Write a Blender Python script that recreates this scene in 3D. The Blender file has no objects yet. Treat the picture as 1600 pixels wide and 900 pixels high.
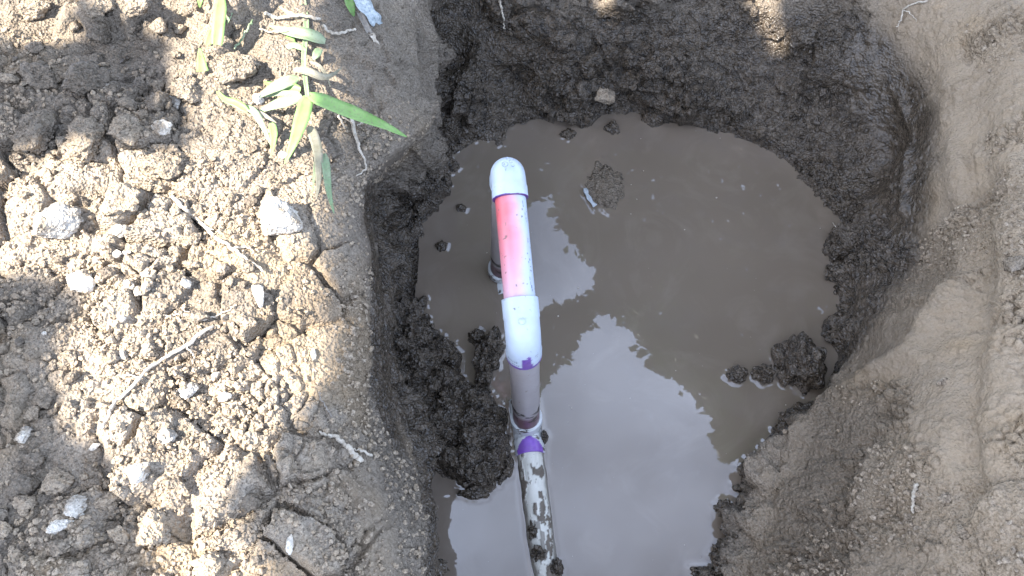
import bpy, bmesh, math, random
import numpy as np
from mathutils import Vector, Matrix
from mathutils.bvhtree import BVHTree
from mathutils.kdtree import KDTree

random.seed(7)
RNG = np.random.default_rng(11)
SC = bpy.context.scene
COL = SC.collection

# ------------------------------------------------------------------ camera
H, PITCH, FPX = 1.741, 62.0, 1208.0
cam_d = bpy.data.cameras.new('camera')
cam = bpy.data.objects.new('camera', cam_d); COL.objects.link(cam)
cam.location = (0, 0, H); cam.rotation_euler = (math.radians(90 - PITCH), 0, 0)
cam_d.sensor_width = 36; cam_d.lens = FPX / 1600 * 36
cam_d.clip_start = .02; cam_d.clip_end = 600
SC.camera = cam

# ------------------------------------------------------------------ sky, sun, exposure
TO_SUN = Vector((-.78, -.32, 0)).normalized() * math.cos(math.radians(52)) + Vector((0, 0, math.sin(math.radians(52))))
world = bpy.data.worlds.new('World'); SC.world = world; world.use_nodes = True
wn, wl = world.node_tree.nodes, world.node_tree.links
wn.clear()
wo = wn.new('ShaderNodeOutputWorld'); bg = wn.new('ShaderNodeBackground')
sky = wn.new('ShaderNodeTexSky'); sky.sky_type = 'NISHITA'; sky.sun_disc = False
sky.sun_elevation = math.radians(52); sky.sun_rotation = math.atan2(TO_SUN.x, TO_SUN.y)
sky.air_density = 1.0; sky.dust_density = 2.5; sky.ozone_density = 1.0
# thin bright summer cloud over the whole sky
wtc = wn.new('ShaderNodeTexCoord')
wno = wn.new('ShaderNodeTexNoise'); wno.inputs['Scale'].default_value = 4.2; wno.inputs['Detail'].default_value = 5
wr = wn.new('ShaderNodeMapRange'); wr.inputs[1].default_value = .35; wr.inputs[2].default_value = .7
wr.inputs[3].default_value = .2; wr.inputs[4].default_value = .85
wm = wn.new('ShaderNodeMixRGB'); wm.inputs[2].default_value = (7.1, 8.5, 11.6, 1)
wl.new(wtc.outputs['Generated'], wno.inputs['Vector']); wl.new(wno.outputs['Fac'], wr.inputs[0])
wl.new(wr.outputs[0], wm.inputs[0]); wl.new(sky.outputs[0], wm.inputs[1])
wl.new(wm.outputs[0], bg.inputs[0]); wl.new(bg.outputs[0], wo.inputs[0])
bg.inputs[1].default_value = .115
sun_d = bpy.data.lights.new('sun', 'SUN'); sun_d.energy = 5.0; sun_d.angle = math.radians(.53); sun_d.color = (1, .93, .83)
sun = bpy.data.objects.new('sun', sun_d); COL.objects.link(sun)
sun.rotation_euler = (-TO_SUN).to_track_quat('-Z', 'Y').to_euler(); sun.location = (-3, -2, 8)
SC.view_settings.view_transform = 'Standard'; SC.view_settings.look = 'None'
SC.view_settings.gamma = 1; SC.view_settings.use_curve_mapping = False
SC.view_settings.exposure = 2.25
SC.cycles.use_denoising = True
SC.cycles.max_bounces = 6

# ------------------------------------------------------------------ helpers
SN, CS = math.sin(math.radians(PITCH)), math.cos(math.radians(PITCH))
def P(u, v, z):
    """world point at height z met by the sight line through a place in the photo"""
    a, b = (u - 800) / FPX, (450 - v) / FPX
    d = (H - z) / (SN - b * CS)
    return np.array((a * d, d * (CS + b * SN), z))
def proj(x, y, z):
    dep = CS * y + SN * (H - z); up = SN * y - CS * (H - z)
    return 800 + FPX * x / dep, 450 - FPX * up / dep

def H3(ix, iy, iz, seed=0):
    h = (ix.astype(np.int64) * 73856093) ^ (iy.astype(np.int64) * 19349663) ^ (iz.astype(np.int64) * 83492791) ^ (seed * 2654435761)
    h = (h & 0xffffffff).astype(np.uint32)
    h ^= h >> np.uint32(16); h *= np.uint32(0x7feb352d); h ^= h >> np.uint32(15); h *= np.uint32(0x846ca68b); h ^= h >> np.uint32(16)
    return h
def vnoise(p, seed=0):
    i = np.floor(p).astype(np.int32); f = p - i; f = f * f * f * (f * (f * 6 - 15) + 10)
    out = 0
    for dx in (0, 1):
        wx = f[:, 0] if dx else 1 - f[:, 0]
        for dy in (0, 1):
            wy = f[:, 1] if dy else 1 - f[:, 1]
            for dz in (0, 1):
                wz = f[:, 2] if dz else 1 - f[:, 2]
                out = out + wx * wy * wz * (H3(i[:, 0] + dx, i[:, 1] + dy, i[:, 2] + dz, seed) / 4294967295.0)
    return out * 2 - 1
def fbm(p, octs=4, seed=0, gain=.5):
    s, a, t = 0, 1, 0
    for o in range(octs):
        s = s + a * vnoise(p * (2.03 ** o) + o * 17.3, seed + o); t += a; a *= gain
    return s / t
def worley(p, seed=0, jit=.95):
    i = np.floor(p).astype(np.int32)
    f1 = np.full(len(p), 9.0); f2 = np.full(len(p), 9.0); cid = np.zeros(len(p), np.uint32)
    for dx in (-1, 0, 1):
        for dy in (-1, 0, 1):
            for dz in (-1, 0, 1):
                c = i + np.array((dx, dy, dz), np.int32)
                h = H3(c[:, 0], c[:, 1], c[:, 2], seed)
                q = np.stack(((h & np.uint32(1023)) / 1023., ((h >> np.uint32(10)) & np.uint32(1023)) / 1023., ((h >> np.uint32(20)) & np.uint32(1023)) / 1023.), 1)
                d = c + .5 + (q - .5) * jit - p
                d = np.sqrt((d * d).sum(1))
                m = d < f1
                f2 = np.where(m, f1, np.minimum(f2, d)); f1 = np.where(m, d, f1); cid = np.where(m, h, cid)
    return f1, f2, (cid % np.uint32(9973)) / 9972.
def sstep(a, b, x):
    t = np.clip((x - a) / (b - a), 0, 1); return t * t * (3 - 2 * t)
def inpoly(u, v, poly):
    u = np.asarray(u, float); v = np.asarray(v, float); r = np.zeros(u.shape, bool); n = len(poly)
    for k in range(n):
        x0, y0 = poly[k]; x1, y1 = poly[(k + 1) % n]
        if y0 == y1: continue
        c = ((y0 > v) != (y1 > v)) & (u < (x1 - x0) * (v - y0) / (y1 - y0) + x0)
        r ^= c
    return r

def mesh_np(name, verts, faces, smooth=True):
    """faces: (n,3) or (n,4) int array"""
    me = bpy.data.meshes.new(name); verts = np.asarray(verts, np.float32); faces = np.asarray(faces, np.int32)
    n, k = faces.shape
    me.vertices.add(len(verts)); me.vertices.foreach_set('co', verts.ravel())
    me.loops.add(n * k); me.loops.foreach_set('vertex_index', faces.ravel())
    me.polygons.add(n); me.polygons.foreach_set('loop_start', np.arange(0, n * k, k, dtype=np.int32))
    try: me.polygons.foreach_set('loop_total', np.full(n, k, np.int32))
    except Exception: pass
    me.polygons.foreach_set('use_smooth', np.full(n, smooth, bool))
    me.update(calc_edges=True); me.validate()
    return me
def set_attr(me, name, vals):
    a = me.attributes.new(name, 'FLOAT', 'POINT'); a.data.foreach_set('value', np.asarray(vals, np.float32).ravel())
def set_col(me, name, cols):
    a = me.attributes.new(name, 'FLOAT_COLOR', 'POINT'); a.data.foreach_set('color', np.asarray(cols, np.float32).ravel())
def obj(name, me, mat=None, parent=None):
    o = bpy.data.objects.new(name, me); COL.objects.link(o)
    if mat and me is not None and not me.materials: me.materials.append(mat)
    if parent: o.parent = parent
    return o
def tag(o, label, cat, group=None, kind=None):
    o['label'] = label; o['category'] = cat
    if group: o['group'] = group
    if kind: o['kind'] = kind
    return o
def empty(name, loc, label, cat, group=None):
    o = bpy.data.objects.new(name, None); COL.objects.link(o); o.location = loc; o.empty_display_size = .05
    return tag(o, label, cat, group)

# ------------------------------------------------------------------ materials
class NT:
    def __init__(s, name):
        s.m = bpy.data.materials.new(name); s.m.use_nodes = True
        s.n, s.l = s.m.node_tree.nodes, s.m.node_tree.links; s.n.clear()
        s.out = s.n.new('ShaderNodeOutputMaterial'); s.b = s.n.new('ShaderNodeBsdfPrincipled'); s.l.new(s.b.outputs[0], s.out.inputs[0])
    def new(s, t, **kw):
        x = s.n.new(t)
        for k, v in kw.items(): setattr(x, k, v)
        return x
    def put(s, sock, v):
        if hasattr(v, 'is_linked') or hasattr(v, 'links'): s.l.new(v, sock)
        else: sock.default_value = v
    def attr(s, name, out='Fac'):
        a = s.new('ShaderNodeAttribute', attribute_name=name); return a.outputs[out]
    def pos(s):
        return s.new('ShaderNodeNewGeometry').outputs['Position']
    def noise(s, vec, scale, detail=4, rough=.55, dist=0):
        x = s.new('ShaderNodeTexNoise'); s.put(x.inputs['Vector'], vec)
        x.inputs['Scale'].default_value = scale; x.inputs['Detail'].default_value = detail
        x.inputs['Roughness'].default_value = rough; x.inputs['Distortion'].default_value = dist
        return x.outputs['Fac']
    def vor(s, vec, scale, feature='F1'):
        x = s.new('ShaderNodeTexVoronoi', feature=feature); s.put(x.inputs['Vector'], vec); x.inputs['Scale'].default_value = scale
        return x.outputs['Distance']
    def mr(s, v, a, b, c=0, d=1):
        x = s.new('ShaderNodeMapRange'); s.put(x.inputs[0], v)
        for k, q in zip((1, 2, 3, 4), (a, b, c, d)): s.put(x.inputs[k], q)
        return x.outputs[0]
    def mix(s, f, a, b, mode='MIX'):
        x = s.new('ShaderNodeMixRGB', blend_type=mode); s.put(x.inputs[0], f); s.put(x.inputs[1], a); s.put(x.inputs[2], b)
        return x.outputs[0]
    def math(s, op, a, b=0.):
        x = s.new('ShaderNodeMath', operation=op); s.put(x.inputs[0], a); s.put(x.inputs[1], b); return x.outputs[0]
    def bump(s, h, strength, dist, norm=None):
        x = s.new('ShaderNodeBump'); x.inputs['Strength'].default_value = strength; x.inputs['Distance'].default_value = dist
        s.put(x.inputs['Height'], h)
        if norm is not None: s.put(x.inputs['Normal'], norm)
        return x.outputs[0]
    def done(s, **kw):
        for k, v in kw.items(): s.put(s.b.inputs[k], v)
        return s.m

def soil_material(name, use_attr=True, wet=0., pale=0.):
    t = NT(name); p = t.pos()
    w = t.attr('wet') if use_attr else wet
    n1 = t.noise(p, 7, 4); n2 = t.noise(p, 45, 5, .6); n3 = t.noise(p, 240, 4, .7)
    dry = t.mix(t.mr(n1, .35, .65), (.222, .181, .137, 1), (.302, .246, .182, 1))
    dry = t.mix(t.mr(n2, .4, .7), dry, (.275, .235, .188, 1))
    sk = t.mr(t.attr('smear') if use_attr else 0., 0, 1, 1, .25)
    dry = t.mix(t.math('MULTIPLY', t.math('MULTIPLY', t.mr(n3, .54, .70), .65), sk), dry, (.48, .41, .32, 1))
    dry = t.mix(t.math('MULTIPLY', t.math('MULTIPLY', t.mr(n3, .47, .33), .85), sk), dry, (.070, .055, .042, 1))
    och = t.attr('ochre') if use_attr else 0.
    dry = t.mix(och, dry, (.31, .225, .135, 1))
    if pale: dry = t.mix(t.math('MULTIPLY', t.mr(t.noise(p, 28, 5, .65), .36, .56), pale), dry, (.62, .59, .53, 1))
    if not use_attr:
        rnd = t.new('ShaderNodeObjectInfo').outputs['Random']
        dry = t.mix(1., dry, t.mix(rnd, (.72, .71, .70, 1), (1.22, 1.18, 1.12, 1)), 'MULTIPLY')
    wcol = t.mix(t.mr(n2, .35, .65), (.034, .026, .018, 1), (.094, .072, .050, 1))
    wcol = t.mix(t.math('MULTIPLY', t.mr(n3, .55, .72), .6), wcol, (.20, .17, .135, 1))
    wcol = t.mix(t.math('MULTIPLY', t.mr(n3, .45, .3), .6), wcol, (.02, .017, .015, 1))
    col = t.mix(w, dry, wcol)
    rough = t.mr(w, .3, 1, .93, t.mr(n2, .3, .7, .11, .34))
    g = t.noise(p, 85, 3, .6); g2 = t.vor(p, 170)
    hgt = t.math('ADD', g, t.math('MULTIPLY', g2, .5))
    k = t.attr('smear') if use_attr else 0.
    hgt = t.math('MULTIPLY', hgt, t.math('MULTIPLY', t.mr(k, 0, 1, 1, .5), t.mr(w, .5, 1, 1, .9)))
    nb = t.bump(hgt, .95, .010)
    return t.done(**{'Base Color': col, 'Roughness': rough, 'Normal': nb, 'Specular IOR Level': t.mr(w, .2, 1, .12, .5)})
M_SOIL = soil_material('soil')
M_CLOD = soil_material('dry_clod', False, 0., 0.)
M_PALE = soil_material('pale_stone', False, 0., .92)
M_MUD = soil_material('wet_mud', False, 1.)
M_DAMP = soil_material('damp_clod', False, .62)

def flat_mat(name, c1, c2, rough=.7, scale=60, bump=.0, spec=.4):
    t = NT(name); p = t.pos(); n = t.noise(p, scale, 5)
    kw = {'Base Color': t.mix(t.mr(n, .3, .7), (*c1, 1), (*c2, 1)), 'Roughness': rough, 'Specular IOR Level': spec}
    if bump: kw['Normal'] = t.bump(t.noise(p, scale * 3, 5), .7, bump)
    return t.done(**kw)
def leaf_mat(name, c1, c2, scale=30):
    t = NT(name); p = t.pos(); n = t.noise(p, scale, 4)
    c = t.mix(t.mr(n, .3, .7), (*c1, 1), (*c2, 1))
    c = t.mix(t.math('MULTIPLY', t.mr(t.noise(p, 180, 3, .6), .5, .68), .55), c, (.22, .19, .13, 1) if scale > 10 else c)
    t.done(**{'Base Color': c, 'Roughness': .5, 'Specular IOR Level': .35})
    tr = t.new('ShaderNodeBsdfTranslucent'); t.l.new(c, tr.inputs[0])
    mx = t.new('ShaderNodeMixShader'); mx.inputs[0].default_value = .3
    t.l.new(t.b.outputs[0], mx.inputs[1]); t.l.new(tr.outputs[0], mx.inputs[2]); t.l.new(mx.outputs[0], t.out.inputs[0])
    return t.m
M_ROOT = flat_mat('pale_root', (.32, .27, .21), (.52, .47, .39), .85, 90, .003, .2)
M_TWIG = flat_mat('grey_twig', (.16, .14, .12), (.30, .27, .23), .9, 90, .003, .2)
M_GRASS = leaf_mat('grass_leaf', (.18, .34, .09), (.27, .43, .15))
M_WILT = leaf_mat('wilted_leaf', (.20, .30, .15), (.34, .40, .26))
M_DRYLF = leaf_mat('dry_leaf', (.28, .26, .17), (.42, .38, .28))
M_TREE = leaf_mat('tree_leaf', (.035, .075, .018), (.065, .12, .03), 3)
M_BARK = flat_mat('bark', (.07, .055, .04), (.14, .11, .08), .95, 12, .02, .2)

def water_mat():
    t = NT('muddy_water'); p = t.pos()
    n = t.noise(p, 2.2, 3); n2 = t.noise(p, 9, 4)
    c = t.mix(t.mr(n, .3, .7), (.132, .105, .080, 1), (.160, .128, .098, 1))
    c = t.mix(t.math('MULTIPLY', t.mr(n2, .5, .75), .5), c, (.146, .120, .098, 1))
    sw = t.noise(p, 4.5, 6, .62, 2.2)
    c = t.mix(t.math('MULTIPLY', t.mr(sw, .5, .72), .45), c, (.20, .165, .13, 1))
    nb = t.bump(t.noise(p, 14, 2), .012, .01)
    return t.done(**{'Base Color': c, 'Roughness': .015, 'IOR': 1.64, 'Normal': nb})
M_WATER = water_mat()
def pvc_mat():
    t = NT('pvc'); p = t.pos()
    c = t.attr('paint', 'Color')
    n = t.noise(p, 120, 4)
    c = t.mix(t.math('MULTIPLY', t.mr(n, .55, .8), .10), c, (.35, .32, .28, 1))
    sp = t.math('MULTIPLY', t.mr(t.noise(p, 95, 3, .6), .66, .72), .75)
    c = t.mix(sp, c, (.13, .10, .075, 1))
    c = t.mix(t.math('MULTIPLY', t.mr(t.noise(p, 22, 4, .6), .45, .75), .22), c, (.24, .20, .16, 1))
    return t.done(**{'Base Color': c, 'Roughness': t.mr(t.attr('mud'), 0, 1, .32, .6), 'Specular IOR Level': .45,
                     'Normal': t.bump(t.math('MULTIPLY', t.noise(p, 300, 4), t.attr('mud')), .6, .004)})
M_PVC = pvc_mat()
M_INK = flat_mat('grey_ink', (.18, .20, .27), (.28, .30, .36), .6)

# ------------------------------------------------------------------ the ground: pit, walls and banks in one sheet
# each station: waterline, low wall, edge, bank top, outer ground
Wd = lambda *a: np.array(a, float)
ST = [
 (P(1305,400,0), P(1370,400,.12), P(1450,400,.27), P(1530,400,.42), P(1700,395,.54)),
 (P(1290,325,0), P(1370,300,.12), P(1440,290,.27), P(1525,270,.42), P(1720,240,.55)),
 (P(1225,250,0), P(1320,205,.12), P(1420,150,.27), P(1515,90,.42), P(1740,40,.56)),
 (P(1160,212,0), P(1220,140,.12), P(1300,50,.26), P(1410,-70,.44), P(1600,-180,.56)),
 (P(1040,195,0), P(1055,130,.10), P(1070,40,.22), P(1090,-70,.36), P(1140,-230,.52)),
 (P(930,185,0), P(925,130,.10), P(915,40,.22), P(905,-70,.36), P(890,-230,.52)),
 (P(850,192,0), P(830,130,.10), P(800,50,.22), P(790,-70,.36), P(760,-230,.52)),
 (P(765,225,0), P(735,160,.08), P(705,60,.18), P(690,-60,.36), P(600,-220,.54)),
 (P(712,258,0), P(685,190,.05), P(676,90,.26), P(592,60,.48), P(250,-140,.57)),
 (P(690,290,0), P(655,268,.05), P(668,215,.24), P(580,170,.48), P(-80,20,.57)),
 (P(668,345,0), P(620,330,.04), P(582,305,.27), P(505,290,.50), P(-120,200,.56)),
 (P(665,430,0), P(615,430,.03), P(601,420,.29), P(500,410,.51), P(-140,380,.56)),
 (P(655,520,0), P(605,520,.03), P(610,530,.29), P(495,520,.52), P(-140,520,.56)),
 (P(640,600,0), P(612,600,.03), P(615,625,.29), P(485,620,.52), P(-140,650,.56)),
 (P(642,690,0), P(622,690,.05), P(640,700,.29), P(490,710,.52), P(-150,780,.56)),
 (P(662,780,0), P(645,780,.05), P(671,775,.29), P(510,800,.52), P(-150,920,.56)),
 (P(675,880,0), P(655,880,.05), P(685,890,.29), P(530,930,.52), P(-120,1060,.55)),
 (Wd(-.14,.0,0), Wd(-.17,-.03,.05), Wd(-.16,-.05,.37), Wd(-.30,-.16,.52), Wd(-.8,-.5,.56)),
 (Wd(.12,-.16,0), Wd(.12,-.21,.1), Wd(.12,-.25,.38), Wd(.12,-.38,.52), Wd(.12,-.9,.56)),
 (Wd(.40,-.05,0), Wd(.46,-.12,.12), Wd(.54,-.2,.3), Wd(.68,-.32,.45), Wd(1.1,-.7,.55)),
 (P(1128,905,0), P(1210,905,.13), P(1340,910,.28), P(1490,910,.42), P(1760,940,.54)),
 (P(1150,800,0), P(1235,800,.14), P(1360,790,.29), P(1500,785,.43), P(1760,790,.54)),
 (P(1185,725,0), P(1275,715,.15), P(1385,690,.30), P(1510,675,.43), P(1760,660,.54)),
 (P(1287,605,0), P(1335,585,.12), P(1405,565,.27), P(1515,550,.42), P(1740,540,.54)),
 (P(1302,500,0), P(1362,490,.12), P(1440,480,.27), P(1530,475,.42), P(1720,470,.54)),
]
NS = len(ST); CEN = np.array((.22, .80, 0))
ST = np.array(ST)                                                  # NS,5,3
floor_in = CEN + (ST[:, 0] - CEN) * .25 + np.array((0, 0, -.12))
floor_out = CEN + (ST[:, 0] - CEN) * .92 + np.array((0, 0, -.05))
dirv = ST[:, 4] - CEN; dirv[:, 2] = 0; dirv /= np.linalg.norm(dirv, axis=1)[:, None]
far1 = ST[:, 4] + dirv * 1.2; far1[:, 2] = .57
far2 = CEN + dirv * 9; far2[:, 2] = .5
far3 = CEN + dirv * 150; far3[:, 2] = .3
RINGS = np.concatenate([floor_in[:, None], floor_out[:, None], ST, far1[:, None], far2[:, None], far3[:, None]], 1)  # NS,10,3

def catmull(a, t, periodic):
    """a (n,...) sampled at float parameters t"""
    n = len(a); i = np.floor(t).astype(int); f = (t - i)
    f = f.reshape((-1,) + (1,) * (a.ndim - 1))
    ix = (lambda k: (i + k) % n) if periodic else (lambda k: np.clip(i + k, 0, n - 1))
    p0, p1, p2, p3 = a[ix(-1)], a[ix(0)], a[ix(1)], a[ix(2)]
    return .5 * (2 * p1 + (p2 - p0) * f + (2 * p0 - 5 * p1 + 4 * p2 - p3) * f * f + (3 * p1 - p0 - 3 * p2 + p3) * f ** 3)
NA, NR = 1420, 430
tt = np.linspace(0, NS, 2000)
el = np.linalg.norm(np.diff(catmull(RINGS[:, 4], tt, True), axis=0), axis=1) * .5 + np.linalg.norm(np.diff(catmull(RINGS[:, 5], tt, True), axis=0), axis=1) * .5
tm = (tt[1:] + tt[:-1]) / 2
el *= np.where((tm > 17) & (tm < 19.6), .25, 1.)
el *= np.where((tm > 9) & (tm < 17), 1.35, 1.)
cum = np.concatenate([[0], np.cumsum(el)]); cum /= cum[-1]
ta = np.interp(np.arange(NA) / NA, cum, tt)
rows = catmull(RINGS, ta, True)                                    # NA,10,3
# fine stretch: ring 2 (water) .. ring 6 (outer); slightly below water too
sf = np.linspace(1.6, 6, 500)
prof = np.moveaxis(catmull(np.moveaxis(rows, 1, 0), sf, False), 0, 1)      # NA,500,3
seg = np.linalg.norm(np.diff(prof, axis=1), axis=2); cl = np.concatenate([np.zeros((NA, 1)), np.cumsum(seg, 1)], 1)
cl /= cl[:, -1:]
q = np.linspace(0, 1, NR)
fine = np.empty((NA, NR, 3)); SPAR = np.empty((NA, NR))
for a in range(NA):
    for c in range(3): fine[a, :, c] = np.interp(q, cl[a], prof[a, :, c])
    SPAR[a] = np.interp(q, cl[a], sf)
sc_out = np.array([6.3, 6.65, 7, 7.3, 7.6, 8, 8.3, 8.6, 9])
outer = np.stack([rows[:, min(int(q_), 8)] * (1 - (q_ - min(int(q_), 8))) + rows[:, min(int(q_), 8) + 1] * (q_ - min(int(q_), 8)) for q_ in sc_out], 1)
sc_in = np.array([0, .5, 1., 1.35])
inner = np.moveaxis(catmull(np.moveaxis(rows, 1, 0), sc_in, False), 0, 1)
G = np.concatenate([inner, fine, outer], 1); SP = np.concatenate([np.tile(sc_in, (NA, 1)), SPAR, np.tile(sc_out, (NA, 1))], 1)
NT_R = G.shape[1]
TP = np.tile(ta[:, None], (1, NT_R))
da = np.roll(G, -1, 0) - np.roll(G, 1, 0); dr = np.gradient(G, axis=1)
NRM = np.cross(dr, da); NRM /= np.linalg.norm(NRM, axis=2)[:, :, None] + 1e-9
NRM[NRM[:, :, 2] < -.6] *= -1
V = G.reshape(-1, 3); N = NRM.reshape(-1, 3); S = SP.ravel(); T = TP.ravel()

fineM = (S > 1.5) & (S < 6.4)
# zones
left = sstep(8.6, 9.6, T) * (1 - sstep(16.6, 17.4, T))
banktop = left * sstep(4.55, 5.15, S)                              # cloddy top of the left bank
lslope = left * sstep(3.75, 4.1, S) * (1 - sstep(4.55, 5.15, S))
right = np.maximum(1 - sstep(2.4, 3.6, T), sstep(19.0, 20.2, T)) * sstep(2.2, 3.0, S)
zw_st = np.array([.25,.29,.33,.33,.29,.27,.28,.29,.20,.26,.32,.34,.34,.34,.34,.34,.34,.3,.3,.2,.03,.025,.04,.09,.17])
zw = catmull(zw_st, T, True)
nz = fbm(V * 6, 4, 3)
wet = 1 - sstep(-.05, .07, V[:, 2] - zw - nz * .06)
turned = 1 - sstep(.22, .42, N[:, 2] + .10 * nz)
lz = sstep(9.4, 10.0, T) * (1 - sstep(16.8, 17.2, T))
wet = np.where(S < 4.8, wet * (1 - lz) + lz * np.maximum(turned, S < 3.3), wet)
pil = sstep(7.4, 7.9, T) * (1 - sstep(9.5, 10.1, T)) * sstep(3.55, 3.8, S)
wet = wet * (1 - pil) + pil * (.42 + .25 * nz + .3 * (V[:, 2] < .25))
wet = np.where(S > 6.5, 0, wet)
nlow = fbm(V * np.array((2.5, 2.5, 2.5)), 3, 21)
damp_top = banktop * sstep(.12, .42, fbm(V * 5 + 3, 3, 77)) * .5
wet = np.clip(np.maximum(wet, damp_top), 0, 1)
wet = np.maximum(wet, (.60 + .25 * nz) * lslope)  # shade of the left slope, painted in as a darker wet tone
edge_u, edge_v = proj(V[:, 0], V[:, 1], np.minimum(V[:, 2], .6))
wet = np.maximum(wet, banktop * (.42 + .5 * nz) * (1 - sstep(40, 170, edge_u + 120 * nz)) * sstep(400, 470, edge_v) * (S < 6.5))  # deepens the shade on the lower left bank by darkening its soil colour
wet = np.maximum(wet, np.clip(right * (.05 + .52 * (1 - sstep(3.3, 5.3, S)) + .16 * nz), 0, 1))
smear = np.clip(right * sstep(-.12, .14, fbm(V * np.array((6, 6, 3.0)) + 9, 3, 40)) + lslope * sstep(.1, .35, fbm(V * np.array((9, 4, 4)) + 5, 3, 41)), 0, 1)
ochre = np.clip(.75 * lslope * sstep(.05, .35, fbm(V * np.array((8, 5, 8)), 3, 61)) + right * (.38 + .45 * sstep(.05, .4, fbm(V * 5, 3, 63))) + .55 * banktop * sstep(.0, .4, fbm(V * 6, 3, 66)), 0, 1)

D = np.zeros(len(V))
def add(mask, fn):
    m = mask > .01
    D[m] += mask[m] * fn(V[m], m)
def clods(p, m):
    wq = p + .012 * np.stack([fbm(p * 25, 2, s) for s in (5, 6, 7)], 1)
    f1, f2, c = worley(wq * np.array((10.5, 10.5, 7)), 8)
    crack = sstep(0, .16, f2 - f1)
    flat = sstep(-.25, .2, fbm(p * 4.2, 3, 16))
    a = ((crack - 1) * .030 * (.3 + c) + (c - .5) * .036 * crack) * (.30 + .70 * flat)
    f1, f2, c2 = worley(wq * 30, 9)
    b = (sstep(0, .2, f2 - f1) - 1) * .010 + (c2 - .5) * .010 + .004 * (1 - f1)
    return a + b * (.20 + .8 * sstep(-.1, .35, fbm(p * 7, 2, 12))) * (.45 + .55 * flat) + .026 * fbm(p * 6, 3, 14) + .0035 * fbm(p * 90, 3, 15)
add(banktop * (S < 6.6), clods)
def crumbly(p, m):
    wq = p + .006 * np.stack([fbm(p * 40, 2, s) for s in (25, 26, 27)], 1)
    f1, f2, c = worley(wq * np.array((62, 50, 50)), 18)
    b = (sstep(0, .25, f2 - f1) - 1) * .0045 + (c - .5) * .006
    return b * (1 - .8 * smear[m]) + .014 * fbm(p * np.array((11, 5, 6)), 3, 24) + .003 * fbm(p * 120, 3, 29) * (1 - .7 * smear[m])
add(np.clip(lslope, 0, 1), crumbly)
def ridged(p, octs, seed):
    return 1 - 2 * np.abs(fbm(p, octs, seed))
def rightwall(p, m):
    # shovel scrapes run down the slope, with pitted and smeared ground between them
    st = T[m] * 1.0
    th = T[m] / NS * 2 * np.pi
    q3 = np.stack([np.cos(th) * 10, np.sin(th) * 10, S[m] * .55], 1)
    scr = fbm(q3, 3, 31)
    f1, f2, c = worley(p * np.array((60, 60, 45)), 38)
    grit = sstep(-.15, .25, fbm(p * 10, 3, 37))
    pit = ((sstep(0, .3, f2 - f1) - 1) * .006 + (c - .5) * .010) * (1 - .7 * smear[m]) * (.35 + 1.2 * grit)
    tear = (.007 * ridged(p * np.array((24, 24, 18)), 3, 36) * (.3 + grit) + .0035 * ridged(p * 55, 2, 32)) * (1 - .55 * smear[m])
    return .012 * scr + pit + tear + .026 * fbm(p * 4.5, 3, 33) + .0025 * fbm(p * 110, 3, 34) * (1 - .6 * smear[m])
add(right * (S < 6.6), rightwall)
def wetwall(p, m):
    wq = p + .018 * np.stack([fbm(p * 14, 3, s) for s in (45, 46, 47)], 1)
    act = sstep(-.25, .3, fbm(p * 6, 2, 52))
    a = .010 * ridged(wq * np.array((22, 22, 30)), 3, 54) * (.35 + act) + .0045 * ridged(wq * 60, 3, 55) * (.3 + act) + .002 * fbm(p * 120, 2, 51)
    f1, f2, c = worley(wq * np.array((17, 17, 22)), 49)
    b = (c - .5) * .040 * (.4 + act) + np.sqrt(np.clip(.8 - f1 * f1, 0, 1)) * .030 * act
    f1, f2, c = worley(wq * 46, 48)
    a = a + act * ((c - .5) * .013 + np.sqrt(np.clip(.8 - f1 * f1, 0, 1)) * .012)
    ledge = .040 * fbm(p * np.array((4, 4, 12)), 3, 50)
    return a + b + ledge - .02
wmask = (1 - np.clip(banktop + lslope + right, 0, 1)) * fineM * sstep(1.6, 2.05, S)
add(wmask, wetwall)
# hollow under the far right corner, shelf lumps on the far wall
def blob(c, r): return np.exp(-((V - np.asarray(c)) ** 2).sum(1) / (r * r))
for uvz, r, h in (((1385,225,.16), .09, -.075), ((1350,260,.10), .07, -.03), ((690,85,.13), .05, -.09), ((640,140,.32), .04, -.06), ((635,195,.28), .045, -.06), ((960,110,.12), .06, -.04), ((800,120,.10), .06, -.04), ((1290,150,.16), .05, -.05),
                  ((1090,150,.08), .12, .03), ((1200,180,.06), .10, .03), ((900,90,.12), .12, .025), ((1250,60,.2), .10, .03),
                  ((1330,800,.2), .05, -.02)):
    D += h * blob(P(*uvz), r)
def seam(pts, w, h, jag=0.):
    q = np.array([P(*a) for a in pts]); best = np.full(len(V), 9.)
    m = np.linalg.norm(V - q.mean(0), axis=1) < .9
    vm = V[m] + jag * np.stack([fbm(V[m] * 16, 2, 411), fbm(V[m] * 16, 2, 412), fbm(V[m] * 16, 2, 413)], 1)
    bm_ = np.full(m.sum(), 9.)
    for a, b in zip(q[:-1], q[1:]):
        ab = b - a; t = np.clip((vm - a) @ ab / (ab @ ab), 0, 1); bm_ = np.minimum(bm_, np.linalg.norm(vm - a - t[:, None] * ab, axis=1))
    D[m] += h * np.exp(-(bm_ / w) ** 2)
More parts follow.
